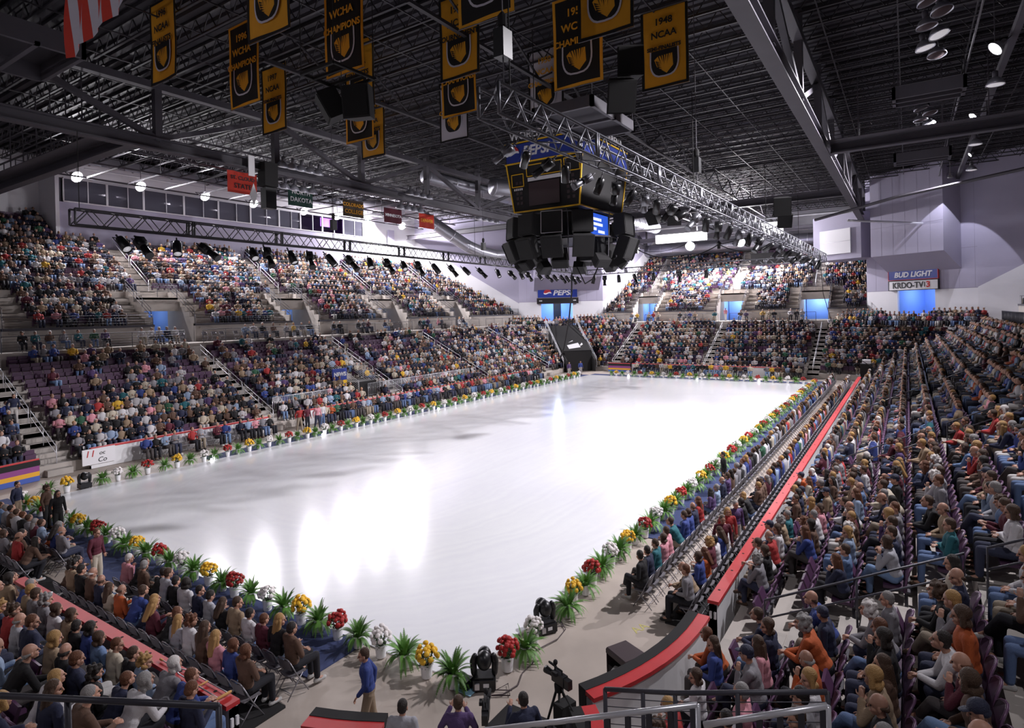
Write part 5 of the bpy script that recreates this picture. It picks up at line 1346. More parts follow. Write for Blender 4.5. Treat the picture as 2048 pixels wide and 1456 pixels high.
sp_ = seat_parts(); sm = [sp_[0].mesh('back_shell', M['seat']), sp_[1].mesh('back_rim', M['rim'], True), sp_[2].mesh('tipped_seat_pan', M['seat']), sp_[3].mesh('seat_pan', M['seat']), sp_[4].mesh('standard', M['steel'])]
near_ = sorted([c for c in cand if c['lvl'] < 2], key=lambda c: c['d'])
seat_things = near_[:280]; ids = set(map(id, seat_things))
for c in seat_things:
    root = thing('tip_up_seat', 'purple '+('occupied' if c['occ'] else 'empty tipped')+' seat, '+ordn(c['idx'])+' in '+ordn(c['row'])+' row of the '+SIDEN[c['side']], 'seat', (c['x'], c['y'], c['z']), c['yaw'], 'purple tip-up seats')
    link('back_shell', sm[0], root); link('back_rim', sm[1], root); link('standard', sm[4], root)
    if c['occ']: link('seat_pan', sm[3], root)
    else: link('tipped_seat_pan', sm[2], root)
mb = MB(); mb.box(-.27, -.19, -.24, .24, .36, .82); mb.box(-.2, .0 , -.22, .22, .38, .60)
for q in (-1, 1): mb.box(-.3, -.1, q*.255-.02, q*.255+.02, .2, .62)
rest = [(c['x'], c['y'], c['z'], c['yaw'], 1) for c in cand if id(c) not in ids]
o = link('arena_seats', scatter_mesh('arena_seats', mb.v, mb.f, rest, [M['seat']])); tag(o, 'rows of purple arena seats farther round the bowl', 'seats', None, 'stuff')
# ------------------------------------------------------------------ people
def evalmesh(mb, voxel, ratio=1.0, smooth=3, mats=None, name='m'):
    me = mb.mesh('tmp', [])
    ob = bpy.data.objects.new('tmp', me); COL.objects.link(ob)
    r = ob.modifiers.new('r', 'REMESH'); r.mode = 'VOXEL'; r.voxel_size = voxel; r.use_smooth_shade = True
    s = ob.modifiers.new('s', 'SMOOTH'); s.factor = .5; s.iterations = smooth
    if ratio < 1: d = ob.modifiers.new('d', 'DECIMATE'); d.ratio = ratio
    dg = bpy.context.evaluated_depsgraph_get(); out = bpy.data.meshes.new_from_object(ob.evaluated_get(dg)); out.name = name
    bpy.data.objects.remove(ob); bpy.data.meshes.remove(me)
    for m_ in (mats or []): out.materials.append(m_)
    return out
def rotY(a): return Matrix.Rotation(a, 4, 'Y')
def rotZ(a): return Matrix.Rotation(a, 4, 'Z')
def hand(mb, W, d, up, r=.0085, curl=.5, side=1):
    """palm, four unequal bent fingers and a thumb leaving the side of the palm"""
    W = Vector(W); d = Vector(d).normalized(); up = Vector(up); n = (up-d*up.dot(d)).normalized(); s = d.cross(n)*side
    M_ = Matrix(((d.x, s.x, n.x), (d.y, s.y, n.y), (d.z, s.z, n.z)))
    mb.ell(W+d*.045, (.05, .038, .016), M_.to_4x4(), 12, 8)
    for i, (o, L) in enumerate(((-.027, .062), (-.009, .072), (.009, .068), (.026, .052))):
        b0 = W+d*.082+s*o; a1 = d*math.cos(curl*.6)-n*math.sin(curl*.6); a2 = d*math.cos(curl*1.5)-n*math.sin(curl*1.5)
        k = b0+a1*L*.5; mb.cap(b0-d*.012, k, r, r*.95, 7); mb.cap(k, k+a2*L*.5, r*.95, r*.8, 7)
    t0 = W+d*.025-s*.03; t1 = t0+(d*.6-s*.75-n*.2).normalized()*.035; mb.cap(t0, t1, r*1.25, r*1.1, 7); mb.cap(t1, t1+(d*.95-s*.2-n*.2).normalized()*.028, r*1.1, r*.9, 7)
POSE = {}
def make_pose(name, seated=True, lean=.08, el=None, wr=None, hy=0, hp=.1, cross=False, legs=None, twist=0):
    body, top, bot, shoe = MB(), MB(), MB(), MB()
    hz = .555 if seated else .95
    H = Vector((0, 0, hz)); u = Vector((math.sin(lean), 0, math.cos(lean))); f = Vector((math.cos(lean), 0, -math.sin(lean)))
    Mu = rotY(lean)
    S0 = H+u*.475
    sh = [S0+Vector((0, s_*.185, 0)) for s_ in (1, -1)]
    for mb, e in ((body, 0), (top, .018)):
        mb.ell(H+u*.06, (.115+e, .16+e, .12+e), Mu); mb.ell(H+u*.2, (.105+e, .145+e, .14+e), Mu); mb.ell(H+u*.35+f*.01, (.115+e, .165+e, .165+e), Mu)
        mb.cap(S0+Vector((0, .13, 0))-u*.03, S0+Vector((0, -.13, 0))-u*.03, .068+e); mb.cap(S0-u*.05, S0+u*.045, .07+e, .052+e*.8)
    nk = H+u*.50; hd = H+u*.50+Vector((.03+lean*.10, 0, .175))
    body.cap(nk-u*.02, hd-Vector((.02, 0, .07)), .056, .05)
    MH = Matrix.Translation(hd) @ rotZ(hy) @ rotY(hp)
    def he(c, r): body.ell(MH @ Vector(c), r, (rotZ(hy) @ rotY(hp)), 14, 10)
    he((-.008, 0, .022), (.094, .076, .098)); he((.026, 0, -.05), (.066, .06, .076)); he((.058, 0, -.1), (.03, .032, .024)); he((.03, 0, .02), (.066, .066, .06))
    body.cap(MH @ Vector((.094, 0, .0)), MH @ Vector((.112, 0, -.038)), .009, .014, 8); body.cap(MH @ Vector((.076, -.034, .016)), MH @ Vector((.076, .034, .016)), .014, .014, 8)
    for s_ in (1, -1): he((-.004, s_*.078, -.028), (.022, .010, .034)); he((.055, s_*.036, -.05), (.03, .026, .03))
    he((.085, 0, -.078), (.014, .025, .011))
    el = el or ((.04, .26, hz+.2), (.04, -.26, hz+.2)); wr = wr or ((.27, .07, hz+.12), (.27, -.07, hz+.12))
    for i in (0, 1):
        S, E, W = sh[i], Vector(el[i]), Vector(wr[i]); d = (W-E).normalized()
        body.cap(S, E, .05, .041); body.cap(E, W, .041, .027); top.cap(S, E, .066, .054); top.cap(E, E.lerp(W, .93), .054, .042)
        hand(body, W, d, Vector((0, (-.25 if i == 0 else .25), 1)), curl=.75, side=1 if i == 0 else -1)
    for i, s_ in enumerate((1, -1)):
        if seated:
            hp_ = H+Vector((.02, s_*.09, -.01)); K = Vector((.45, s_*.11, hz+.0)); A = Vector((.47, s_*.11, .09)); ft = Vector((1, s_*.12, 0)).normalized()
            if cross and i == 0: K = Vector((.44, .02, hz+.09)); A = Vector((.58, -.16, hz-.22)); ft = Vector((.75, -.25, -.45)).normalized()
            if legs == 'back': A = Vector((.3, s_*.1, .09))
        else:
            st_ = (.12, -.12)[i] if legs == 'walk' else (.03, -.01)[i]
            hp_ = H+Vector((0, s_*.085, -.03)); K = Vector((.02+st_*.7, s_*.095, .5)); A = Vector((-.02+st_*1.3, s_*.1, .09)); ft = Vector((1, s_*.15, 0)).normalized()
        body.cap(hp_, K, .084, .058); body.cap(K, A, .055, .04)
        bot.cap(hp_, K, .100, .074); bot.cap(K, A.lerp(K, .08), .072, .062)
        toe = A+ft*.15+Vector((0, 0, -.045 if ft.z > -.1 else -.02)); heel = A-ft*.04+Vector((0, 0, -.04))
        body.cap(A, toe, .04, .03); shoe.cap(heel, toe, .047, .042); shoe.cap(A+Vector((0, 0, -.01)), heel, .05, .046)
    bot.ell(H+u*.03, (.135, .178, .13), Mu)
    bm = evalmesh(body, .0062, .3, 2, [M['skin'], M['lip'], M['eye']], 'person_'+name)
    # eye sockets, lips; eyes as small inset balls
    inv = MH.inverted(); mi = np.zeros(len(bm.polygons), dtype=np.int32)
    for v in bm.vertices:
        p = inv @ v.co
        if p.x > .05 and abs(p.z) < .03:
            for s_ in (1, -1):
                g = math.exp(-((p.y-s_*.033)**2+(p.z+.008)**2)/(2*.011**2)); v.co -= (MH.to_3x3() @ Vector((1, 0, 0)))*g*.012
    for p in bm.polygons:
        q = inv @ p.center
        if q.x > .084 and abs(q.y) < .025 and -.087 < q.z < -.069: mi[p.index] = 1
    e = MB()
    for s_ in (1, -1): e.ell(MH @ Vector((.083, s_*.033, -.008)), (.0105,)*3, None, 8, 6)
    n0 = len(bm.vertices); l0 = len(bm.loops); p0 = len(bm.polygons)
    import bmesh
    b2 = bmesh.new(); b2.from_mesh(bm); vs = [b2.verts.new(v) for v in e.v]
    b2.faces.ensure_lookup_table()
    for i, fc in enumerate(b2.faces): fc.material_index = int(mi[i])
    for fc in e.f: nf = b2.faces.new([vs[i] for i in fc]); nf.material_index = 2; nf.smooth = True
    b2.to_mesh(bm); b2.free()
    POSE[name] = dict(body=bm, top=evalmesh(top, .013, .5, 3, [M['cloth']], 'top'), trousers=evalmesh(bot, .014, .5, 3, [M['cloth']], 'trousers'), shoes=evalmesh(shoe, .011, .6, 2, [M['cloth']], 'shoes'), MH=MH)
make_pose('lap')
make_pose('turn_a', hy=.6, lean=.03)
make_pose('turn_b', hy=-.6, lean=.12, cross=True)
make_pose('forward', lean=.5, el=((.36, .17, .66), (.36, -.17, .66)), wr=((.56, .03, .66), (.56, -.04, .64)), hp=-.15, legs='back')
make_pose('folded', lean=-.02, el=((.06, .25, .77), (.06, -.25, .77)), wr=((.2, -.1, .80), (.22, .1, .84)), cross=False)
make_pose('program', lean=.05, el=((.06, .24, .74), (.06, -.24, .74)), wr=((.32, .1, .84), (.32, -.1, .84)), hp=.35)
make_pose('chin', lean=.2, el=((.28, .16, .72), (.06, -.25, .75)), wr=((.27, .05, .95), (.26, -.06, .7)), hy=-.25, cross=True)
make_pose('stand', seated=False, lean=.02, el=((-.02, .25, 1.17), (-.02, -.25, 1.17)), wr=((.06, .25, .93), (.06, -.25, .93)))
make_pose('walk', seated=False, lean=.08, el=((.04, .25, 1.18), (-.12, -.25, 1.18)), wr=((.2, .2, .98), (-.1, -.24, .93)), legs='walk')
make_pose('operate', seated=False, lean=.15, el=((.1, .3, 1.22), (.1, -.28, 1.2)), wr=((.33, .14, 1.42), (.35, -.1, 1.38)), hp=.05)
HAIR = {}
def hairmesh(name, fn, vox=.009):
    mb = MB(); fn(mb); HAIR[name] = evalmesh(mb, vox, .6, 2, [M['hair']], 'hair_'+name)
def h_short(mb): mb.ell((-.02, 0, .038), (.096, .085, .096)); mb.ell((-.045, 0, -.015), (.066, .08, .075))
def h_long(mb):
    h_short(mb)
    for s_ in (1, -1): mb.cap((-.01, s_*.072, .0), (-.02, s_*.085, -.2), .034, .04); mb.cap((-.06, s_*.05, -.02), (-.09, s_*.05, -.32), .05, .035)
    mb.cap((-.07, 0, -.02), (-.105, 0, -.33), .055, .04)
def h_bob(mb):
    mb.ell((-.02, 0, .035), (.102, .095, .1))
    for s_ in (1, -1): mb.cap((-.005, s_*.075, .02), (-.0, s_*.088, -.09), .032, .036)
    mb.cap((-.06, -.05, -.09), (-.06, .05, -.09), .045)
def h_curly(mb):
    r = random.Random(4)
    for i in range(46):
        a = r.uniform(0, 2*PI); z = r.uniform(-.1, .13); rr_ = .1*math.sqrt(max(.05, 1-((z-.02)/.14)**2)); x = -.028+rr_*math.cos(a)
        if x > .045 and z < .055: continue
        mb.ell((x, rr_*.98*math.sin(a), z), (.033,)*3, None, 7, 5)
    h_short(mb)
def h_bald(mb):
    for s_ in (1, -1): mb.cap((-.01, s_*.068, -.01), (-.075, s_*.045, -.02), .02, .03)
    mb.cap((-.08, -.04, -.03), (-.08, .04, -.03), .032)
def h_cap(mb): mb.ell((-.01, 0, .045), (.102, .088, .085)); mb.ell((.105, 0, .028), (.075, .062, .012)); mb.ell((-.045, 0, -.01), (.062, .08, .05))
for k_, f_ in (('short', h_short), ('long', h_long), ('bob', h_bob), ('curly', h_curly), ('bald', h_bald), ('cap', h_cap)): hairmesh(k_, f_)
PAL = {'navy': (.018, .022, .055), 'black': (.010, .009, .011), 'white': (.60, .58, .60), 'cream': (.50, .44, .35), 'red': (.36, .03, .03), 'blue': (.035, .06, .24), 'denim': (.12, .19, .34), 'teal': (.02, .13, .16), 'brown': (.11, .06, .04), 'grey': (.22, .21, .23), 'maroon': (.10, .015, .03), 'purple': (.09, .05, .15), 'green': (.03, .11, .06), 'tan': (.32, .23, .15), 'pink': (.62, .27, .32), 'orange': (.42, .085, .02), 'yellow': (.70, .42, .04), 'light blue': (.26, .34, .48), 'plaid grey': (.38, .38, .42)}
HC = {'dark': (.018, .012, .010), 'brown': (.065, .033, .018), 'auburn': (.13, .045, .018), 'blonde': (.42, .24, .085), 'grey': (.27, .255, .25), 'white': (.66, .62, .60)}
TROU = [(.012, .012, .018), (.03, .035, .07), (.11, .17, .32), (.16, .25, .42), (.3, .25, .19), (.07, .06, .06), (.55, .53, .52)]
SHO = [(.02, .017, .015), (.5, .49, .48), (.07, .04, .025)]
W_SIT = ['lap']*4+['turn_a']*2+['turn_b']*2+['forward']*3+['folded']*2+['program']*2+['chin']*2
SAW = {}
def person(x, y, z, yaw, pose, top, hair, hc, lab, grp=None, trou=None, shoe=None, s=1.0):
    P = POSE[pose]
    b_ = bpy.data.objects.new('person', P['body']); COL.objects.link(b_)
    b_.location = (x, y, z); b_.rotation_euler = (0, 0, yaw); b_.scale = (s,)*3
    tag(b_, lab, 'person', grp)
    link('top', P['top'], b_, color=PAL[top]); link('trousers', P['trousers'], b_, color=trou or R5.choices(TROU, [30, 24, 14, 7, 8, 14, 3])[0]); link('shoes', P['shoes'], b_, color=shoe or R5.choice(SHO))
    hcol = HC[hc]
    if hair: link('cap' if hair == 'cap' else 'hair', HAIR[hair], b_, P['MH'], hcol if hair != 'cap' else PAL['navy'])
    return b_
R5 = random.Random(9)
TOPS_DARK = ['navy']*5+['black']*7+['white']*4+['cream']*2+['red']*2+['blue']*3+['denim']*3+['teal']+['brown']*5+['grey']*4+['maroon']*3+['purple']+['green']+['tan']*3+['pink']+['orange']+['light blue']+['plaid grey']*2
TOPS_LIGHT = ['white']*8+['cream']*5+['navy']*9+['black']*13+['red']*3+['blue']*2+['light blue']*3+['grey']*6+['pink']*2+['brown']*8+['teal']*2+['tan']*3+['purple']*2+['yellow']+['maroon']*2+['green']
HD = ['dark']*5+['brown']*7+['auburn']*2+['blonde']*3+['grey']*2+['white']*1
HLt = ['dark']*2+['brown']*4+['auburn']*2+['blonde']*3+['grey']*4+['white']*5
spots = [dict(c) for c in cand if c['occ']]
for s in floor_seats:
    if not inframe((s[0], s[1], s[3]+.9), 60): continue
    c = dict(x=s[0], y=s[1], z=s[3]-.0, yaw=s[2], row=0, idx=s[5], side=s[4], lvl=9, occ=True); c['d'] = dist((s[0], s[1], .9))
    if R5.random() < .93: spots.append(c)
for x in [31.4, 32.2, 33.1, 34.2, 35.6, 36.4, 37.3, 38.2, 41.2, 42, 44.5, 45.2, 45.9, 48.4, 49.2, 54.2, 54.9, 55.6, 57.5, 58.2, 61.8, 62.6]:
    spots.append(dict(x=x, y=48.9, z=ZP, yaw=-PI/2, row=0, idx=1, side='left', lvl=8, d=99))
for y in [34.2, 33.4, 31.6, 30.9, 30.2, 27, 26.2, 25.6, 24.9, 22.2, 18.8, 18.1, 16.0, 15.2, 14.6, 12.6, 11.9, 11.3]:
    spots.append(dict(x=84.3, y=y, z=ZP, yaw=PI, row=0, idx=1, side='far', lvl=8, d=99))
spots.sort(key=lambda c: c['d'])
N_IND = 282
OVER = {('near0', 1, 18): ('grey', 'short', 'brown'),
 ('near0', 2, 14): ('navy', 'short', 'auburn'),
 ('near0', 2, 12): ('tan', 'bob', 'blonde'),
 ('near0', 1, 15): ('tan', 'bob', 'brown'),
 ('near0', 1, 14): ('black', 'short', 'dark'),
 ('near0', 1, 12): ('denim', 'bob', 'brown'),
 ('near0', 1, 10): ('black', 'short', 'brown'),
 ('near0', 1, 9): ('light blue', 'curly', 'blonde'),
 ('near0', 1, 8): ('grey', 'bob', 'white'),
 ('near0', 1, 7): ('blue', 'short', 'auburn', 'forward'),
 ('near0', 2, 9): ('black', 'curly', 'dark'),
 ('near0', 3, 11): ('white', 'long', 'blonde'),
 ('near0', 2, 11): ('black', 'bald', 'dark'),
 ('near0', 2, 7): ('white', 'bob', 'grey', 'forward'),
 ('back chair row along the crutch topped boards', 0, 11): ('orange', 'bald', 'brown'),
 ('back chair row along the crutch topped boards', 0, 10): ('blue', 'short', 'brown'),
 ('back chair row along the crutch topped boards', 0, 7): ('black', 'long', 'auburn'),
 ('back chair row along the crutch topped boards', 0, 6): ('plaid grey', 'long', 'blonde'),
 ('back chair row along the crutch topped boards', 0, 3): ('pink', 'long', 'blonde'),
 ('back chair row along the crutch topped boards', 0, 17): ('brown', 'short', 'dark'),
 ('back chair row along the crutch topped boards', 0, 15): ('black', 'short', 'dark'),
 ('front chair row behind the near blue carpet', 0, 14): ('black', 'long', 'dark'),
 ('front chair row behind the near blue carpet', 0, 13): ('brown', 'short', 'grey'),
 ('front chair row behind the near blue carpet', 0, 12): ('black', 'short', 'dark'),
 ('front chair row behind the near blue carpet', 0, 11): ('plaid grey', 'short', 'brown'),
 ('front chair row behind the near blue carpet', 0, 10): ('black', 'short', 'dark'),
 ('front chair row behind the near blue carpet', 0, 8): ('navy', 'short', 'dark'),
 ('front chair row behind the near blue carpet', 0, 7): ('plaid grey', 'short', 'dark'),
 ('front chair row behind the near blue carpet', 0, 6): ('black', 'long', 'brown'),
 ('front chair row behind the near blue carpet', 0, 5): ('tan', 'short', 'brown'),
 ('front chair row behind the near blue carpet', 0, 4): ('white', 'short', 'dark'),
 ('front chair row behind the near blue carpet', 0, 3): ('maroon', 'short', 'auburn'),
 ('front chair row behind the near blue carpet', 0, 1): ('brown', 'short', 'dark'),
 ('front chair row behind the near blue carpet', 0, 2): ('black', 'long', 'blonde', 'turn_b', 'light blue'),
 ('front chair row behind the beer sign side carpet', 0, 3): ('teal', 'short', 'brown'),
 ('front chair row behind the beer sign side carpet', 0, 5): ('pink', 'short', 'brown'),
 ('front chair row behind the beer sign side carpet', 0, 2): ('navy', 'short', 'dark'),
 ('front chair row behind the beer sign side carpet', 0, 1): ('black', 'short', 'dark', 'turn_b'),
 ('back chair row along the long red capped boards', 0, 4): ('orange', 'long', 'auburn'),
 ('back chair row along the long red capped boards', 0, 6): ('white', 'short', 'dark'),
 ('back chair row along the long red capped boards', 0, 2): ('tan', 'bald', 'brown'),
 ('front chair row behind the beer sign side carpet', 0, 10): ('navy', 'bald', 'brown'),
 ('front chair row behind the beer sign side carpet', 0, 11): ('red', 'long', 'auburn'),
 ('front chair row behind the beer sign side carpet', 0, 8): ('blue', 'short', 'brown'),
 ('front chair row behind the beer sign side carpet', 0, 9): ('blue', 'bob', 'brown'),
 ('front chair row behind the beer sign side carpet', 0, 15): ('light blue', 'short', 'grey'),
 ('front chair row behind the beer sign side carpet', 0, 18): ('purple', 'short', 'brown'),
 ('front chair row behind the beer sign side carpet', 0, 7): ('teal', 'short', 'brown'),
 ('front chair row behind the beer sign side carpet', 0, 4): ('pink', 'bob', 'brown'),
 ('right0', 1, 14): ('white', 'short', 'brown'),
 ('right0', 1, 13): ('black', 'bob', 'brown', 'program'),
 ('right0', 3, 12): ('denim', 'short', 'brown'),
 ('right0', 3, 14): ('light blue', 'bob', 'blonde'),
 ('right0', 4, 12): ('plaid grey', 'bob', 'brown'),
 ('right0', 3, 10): ('blue', 'bald', 'brown'),
 ('right0', 3, 9): ('navy', 'cap', 'brown'),
 ('right0', 3, 8): ('orange', 'curly', 'grey'),
 ('right0', 3, 6): ('orange', 'bald', 'grey', 'chin'),
 ('right0', 3, 5): ('white', 'bob', 'blonde'),
 ('right0', 4, 10): ('grey', 'short', 'grey'),
 ('right0', 4, 9): ('grey', 'curly', 'white'),
 ('right0', 4, 8): ('black', 'bob', 'auburn'),
 ('right0', 5, 15): ('navy', 'bald', 'brown'),
 ('right0', 5, 12): ('orange', 'bob', 'brown'),
 ('right0', 5, 11): ('white', 'short', 'dark'),
 ('right0', 4, 5): ('tan', 'bob', 'blonde'),
 ('right0', 4, 4): ('black', 'bald', 'brown'),
 ('right0', 5, 9): ('brown', 'bob', 'brown'),
 ('right0', 5, 35): ('black', 'bald', 'brown'),
 ('right0', 4, 31): ('black', 'long', 'brown'),
 ('right0', 3, 27): ('maroon', 'bob', 'blonde'),
 ('right0', 3, 28): ('black', 'bob', 'dark'),
 ('right0', 5, 24): ('white', 'curly', 'white'),
 ('right0', 5, 19): ('tan', 'bald', 'brown'),
 ('right0', 3, 22): ('denim', 'bald', 'brown'),
 ('right0', 2, 23): ('black', 'short', 'grey'),
 ('right0', 4, 15): ('purple', 'bob', 'blonde'),
 ('right0', 3, 15): ('tan', 'curly', 'white'),
 ('right0', 4, 14): ('plaid grey', 'short', 'brown'),
 ('right0', 6, 25): ('maroon', 'short', 'dark'),
 ('right0', 6, 23): ('black', 'short', 'brown'),
 ('right0', 1, 19): ('teal', 'short', 'grey'),
 ('right0', 2, 17): ('white', 'short', 'grey'),
 ('right0', 2, 18): ('pink', 'bob', 'brown'),
 ('right0', 1, 17): ('navy', 'cap', 'brown'),
 ('right0', 1, 8): ('orange', 'bob', 'auburn', 'forward'),
 ('right0', 1, 7): ('blue', 'long', 'brown'),
 ('right0', 1, 5): ('white', 'bob', 'brown'),
 ('right0', 2, 4): ('pink', 'short', 'grey')}
for c in spots[:N_IND]:
    key = (c['side'] if c['lvl'] == 9 else c['side']+str(c['lvl']), c['row'], c['idx'])
    top = R5.choice(TOPS_DARK); hc = R5.choice(HD); hair = R5.choice(['short']*5+['long']*3+['bob']*3+['curly']*2+['bald']+['cap'] if hc not in ('grey', 'white') else ['short', 'short', 'curly', 'bob', 'bald', 'bald']); pose = R5.choice(W_SIT); tr = None
    s = R5.uniform(1.0, 1.12)
    if key in OVER:
        o = OVER[key]; top, hair, hc = o[:3]
        if len(o) > 3 and o[3]: pose = o[3]
        if len(o) > 4: tr = PAL[o[4]]
    hn = {'bald': 'balding '+hc+'-haired', 'cap': 'capped'}.get(hair, {'long': 'long '+hc+'-haired', 'curly': 'curly '+hc+'-haired'}.get(hair, hc+'-haired'))
    if c['lvl'] == 9: lab = hn+' person in '+top+', '+ordn(c['idx'])+' in '+c['side'].replace('front chair row', 'front row').replace('back chair row', 'back row'); grp = 'spectators on the floor chairs'
    elif c['lvl'] == 2: lab = hn+' person in '+top+' against the corner wall'; grp = 'spectators in the stands'
    else: lab = hn+' person in '+top+', '+ordn(c['idx'])+' seat of '+ordn(c['row'])+' row, '+('upper ' if c['lvl'] == 1 else '')+SIDEN[c['side']]; grp = 'spectators in the stands'
    person(c['x'], c['y'], c['z']+(.0 if c['lvl'] == 9 else -.015), c['yaw']+R5.uniform(-.12, .12), pose, top, hair, hc, lab, grp, tr, None, s)

# ------------------------------------------------------------------ the rest of the crowd, one object
def crowd_template(var):
    mb = MB(); part = []
    def mark(k): part.extend([k]*(len(mb.v)-len(part)))
    mb.ell((.03, 0, 1.215), (.095, .078, .115), None, 8, 6); mark(0)
    mb.ell((-.005, 0, 1.25), (.1, .088, .1), None, 8, 5); mark(1)
    if var == 1: mb.cap((-.04, 0, 1.2), (-.07, 0, 1.02), .075, .06, 6); mark(1)
    # torso loft
    n = 8; rings = []
    for z, rx, ry, x in ((.44, .13, .18, 0), (.62, .125, .165, .0), (.85, .13, .2, .01), (1.0, .11, .205, .01), (1.08, .06, .08, .015)):
        rings.append([(x+rx*math.cos(2*PI*i/n), ry*math.sin(2*PI*i/n), z) for i in range(n)])
    mb.add([p for r in rings for p in r], [(j*n+i, j*n+(i+1) % n, (j+1)*n+(i+1) % n, (j+1)*n+i) for j in range(4) for i in range(n)]+[tuple(4*n+i for i in range(n))]); mark(2)
    for s_ in (1, -1):
        w = {0: (.28, s_*.08, .67), 1: (.3, s_*.06, .72), 2: (.18, -s_*.06, .82)}[var]; e = (.06, s_*.27, .76)
        mb.bar((0, s_*.21, 1.0), e, .1); mb.bar(e, w, .085); mark(2)
        mb.ell(w, (.05, .045, .04), None, 5, 4); mark(0)
        mb.bar((.0, s_*.1, .53), (.46, s_*.11, .54), .16, .15); mb.bar((.45, s_*.11, .6), (.47, s_*.11, .1), .12); mark(3)
        mb.box(.41, .66, s_*.11-.05, s_*.11+.05, .0, .1); mark(4)
    return mb, np.array(part)
allp = [[], [], []]
for i, c in enumerate(spots[N_IND:]): allp[R5.choice([0, 1, 2])].append(c)
me_list = []
rng = np.random.default_rng(4)
def pick(tbl, names, n): a = np.array([tbl[k] for k in names]); return a[rng.integers(0, len(a), n)]
for var in (0, 1, 2):
    L = allp[var]; n = len(L)
    if not n: continue
    mb, part = crowd_template(var)
    cols = np.zeros((n, 5, 3)); light = np.array([c['side'] in ('left', 'far') or c['x'] > 55 for c in L])
    cols[:, 0] = np.array((.50, .29, .21))*rng.uniform(.75, 1.12, (n, 1))
    cols[:, 1] = np.where(light[:, None], pick(HC, HLt, n), pick(HC, HD, n)); cols[:, 2] = np.where(light[:, None], pick(PAL, TOPS_LIGHT, n), pick(PAL, TOPS_DARK, n))*rng.uniform(.8, 1.1, (n, 1))
    tr = np.array(TROU); cols[:, 3] = tr[rng.choice(len(tr), n, p=[.3, .25, .12, .06, .08, .16, .03])]; sh_ = np.array(SHO); cols[:, 4] = sh_[rng.integers(0, 3, n)]
    vc = np.ones((n, len(mb.v), 4), dtype=np.float32); vc[:, :, :3] = cols[:, part]
    P = [(c['x'], c['y'], c['z'], c['yaw']+R5.uniform(-.35, .35), R5.uniform(1.0, 1.12)) for c in L]
    me_list.append((scatter_mesh('crowd%d' % var, mb.v, mb.f, P, [M['crowd']], smooth=True, colors=vc)))
import bmesh
bmx = bmesh.new()
for me in me_list: bmx.from_mesh(me)
cm = bpy.data.meshes.new('crowd'); bmx.to_mesh(cm); bmx.free(); cm.materials.clear(); cm.materials.append(M['crowd'])
o = link('crowd', cm); tag(o, 'dense seated crowd filling the arena stands beyond the nearest spectators', 'crowd', None, 'stuff')
print('SPOTS', len(spots), 'cand', len(cand), 'last individual at', spots[min(N_IND, len(spots)-1)]['d'], 'verts', len(cm.vertices))
# ------------------------------------------------------------------ floor equipment, standing people, foreground
def moving_head(x, y, rz, lab):
    r = thing('moving_head_lamp', lab, 'stage lamp', (x, y, 0), rz)
    b_ = MB(); b_.prism([(-.21, -.24), (.21, -.24), (.21, .24), (-.21, .24)], .03, .24); b_.prism([(-.17, -.2), (.17, -.2), (.17, .2), (-.17, .2)], .24, .28)
    for sx in (-.17, .17):
        for sy in (-.2, .2): b_.lathe([(.03, 0), (.03, .03)], 8, (sx, sy, 0))
    b_.build('base', M['black'], r)
    for s_ in (1, -1):
        y_ = MB(); y_.cap((0, s_*.22, .3), (0, s_*.235, .55), .07, .075, 10); y_.cap((0, s_*.235, .55), (0, s_*.2, .66), .075, .06, 10); y_.build('yoke_arm', M['black'], r, True)
    h = MB(); h.ell((-.02, 0, .57), (.19, .165, .2), None, 18, 12); h.lathe([(.14, 0), (.15, .1), (.13, .18), (.0001, .19)], 18, M=Matrix.Translation((.08, 0, .6)) @ rotY(PI/2)); h.build('lamp_head', M['black'], r, True)
    d = MB(); d.box(-.215, -.21, -.1, .02, .1, .18); d.build('display', M['white'], r); c = MB(); c.box(-.26, -.21, .1, .2, .08, .2); c.build('connector_box', M['alu'], r)
moving_head(10.3, 7.7, .6, 'black moving head lamp between the corner fern and the red chrysanthemum')
moving_head(12.9, 7.72, 1.0, 'black moving head lamp behind the white chrysanthemum with coiled cable')
moving_head(12.75, 33.25, -PI/2, 'small black moving head lamp on the opposite ice edge')
o = MB(); o.path([(10.0, 7.5, .02), (10.25, 7.2, .02), (10.7, 7.1, .02), (11.1, 7.25, .02), (11.6, 7.25, .02), (12.0, 7.45, .02), (12.7, 7.25, .02), (13.2, 7.3, .02), (13.45, 7.55, .02), (13.3, 7.8, .02), (13.1, 7.6, .03), (13.3, 7.4, .03), (13.45, 7.7, .04)], .013, 6)
o.path([(10.05, 7.45, .02), (10.3, 7.05, .02), (10.6, 7.3, .03), (10.3, 7.4, .02), (10.45, 7.1, .03)], .012, 6)
tag(o.build('power_cable', M['rubber'], None, True), 'thin dark cable running along the floor behind the corner plants', 'cable')
r = thing('small_floor_light', 'small black floor light on a pale blue card beside the corner fern', 'light', (10.05, 8.0, .012)); b_ = MB(); b_.box(-.12, .12, -.1, .1, 0, .2); b_.build('housing', M['black'], r); b_ = MB(); b_.box(-.2, .25, -.25, .22, -.005, .006); b_.build('card', mat('pale_blue_card', (.35, .62, .8), .5), r)
for i, (x, y) in enumerate(((18.9, 33.05), (26.6, 33.05), (38.5, 33.05), (67.2, 27.9), (67.2, 19.8), (67.2, 13.3))):
    r = thing('edge_light', 'small white edge light among the pots, '+ordn(i+1)+' from the booth side corner lamp', 'light', (x, y-.1, .012)); b_ = MB(); b_.lathe([(.05, 0), (.06, .1), (.0001, .12)], 8); b_.build('lens', M['lens2'], r); b_ = MB(); b_.lathe([(.07, -.01), (.07, .02)], 8); b_.build('base', M['black'], r)
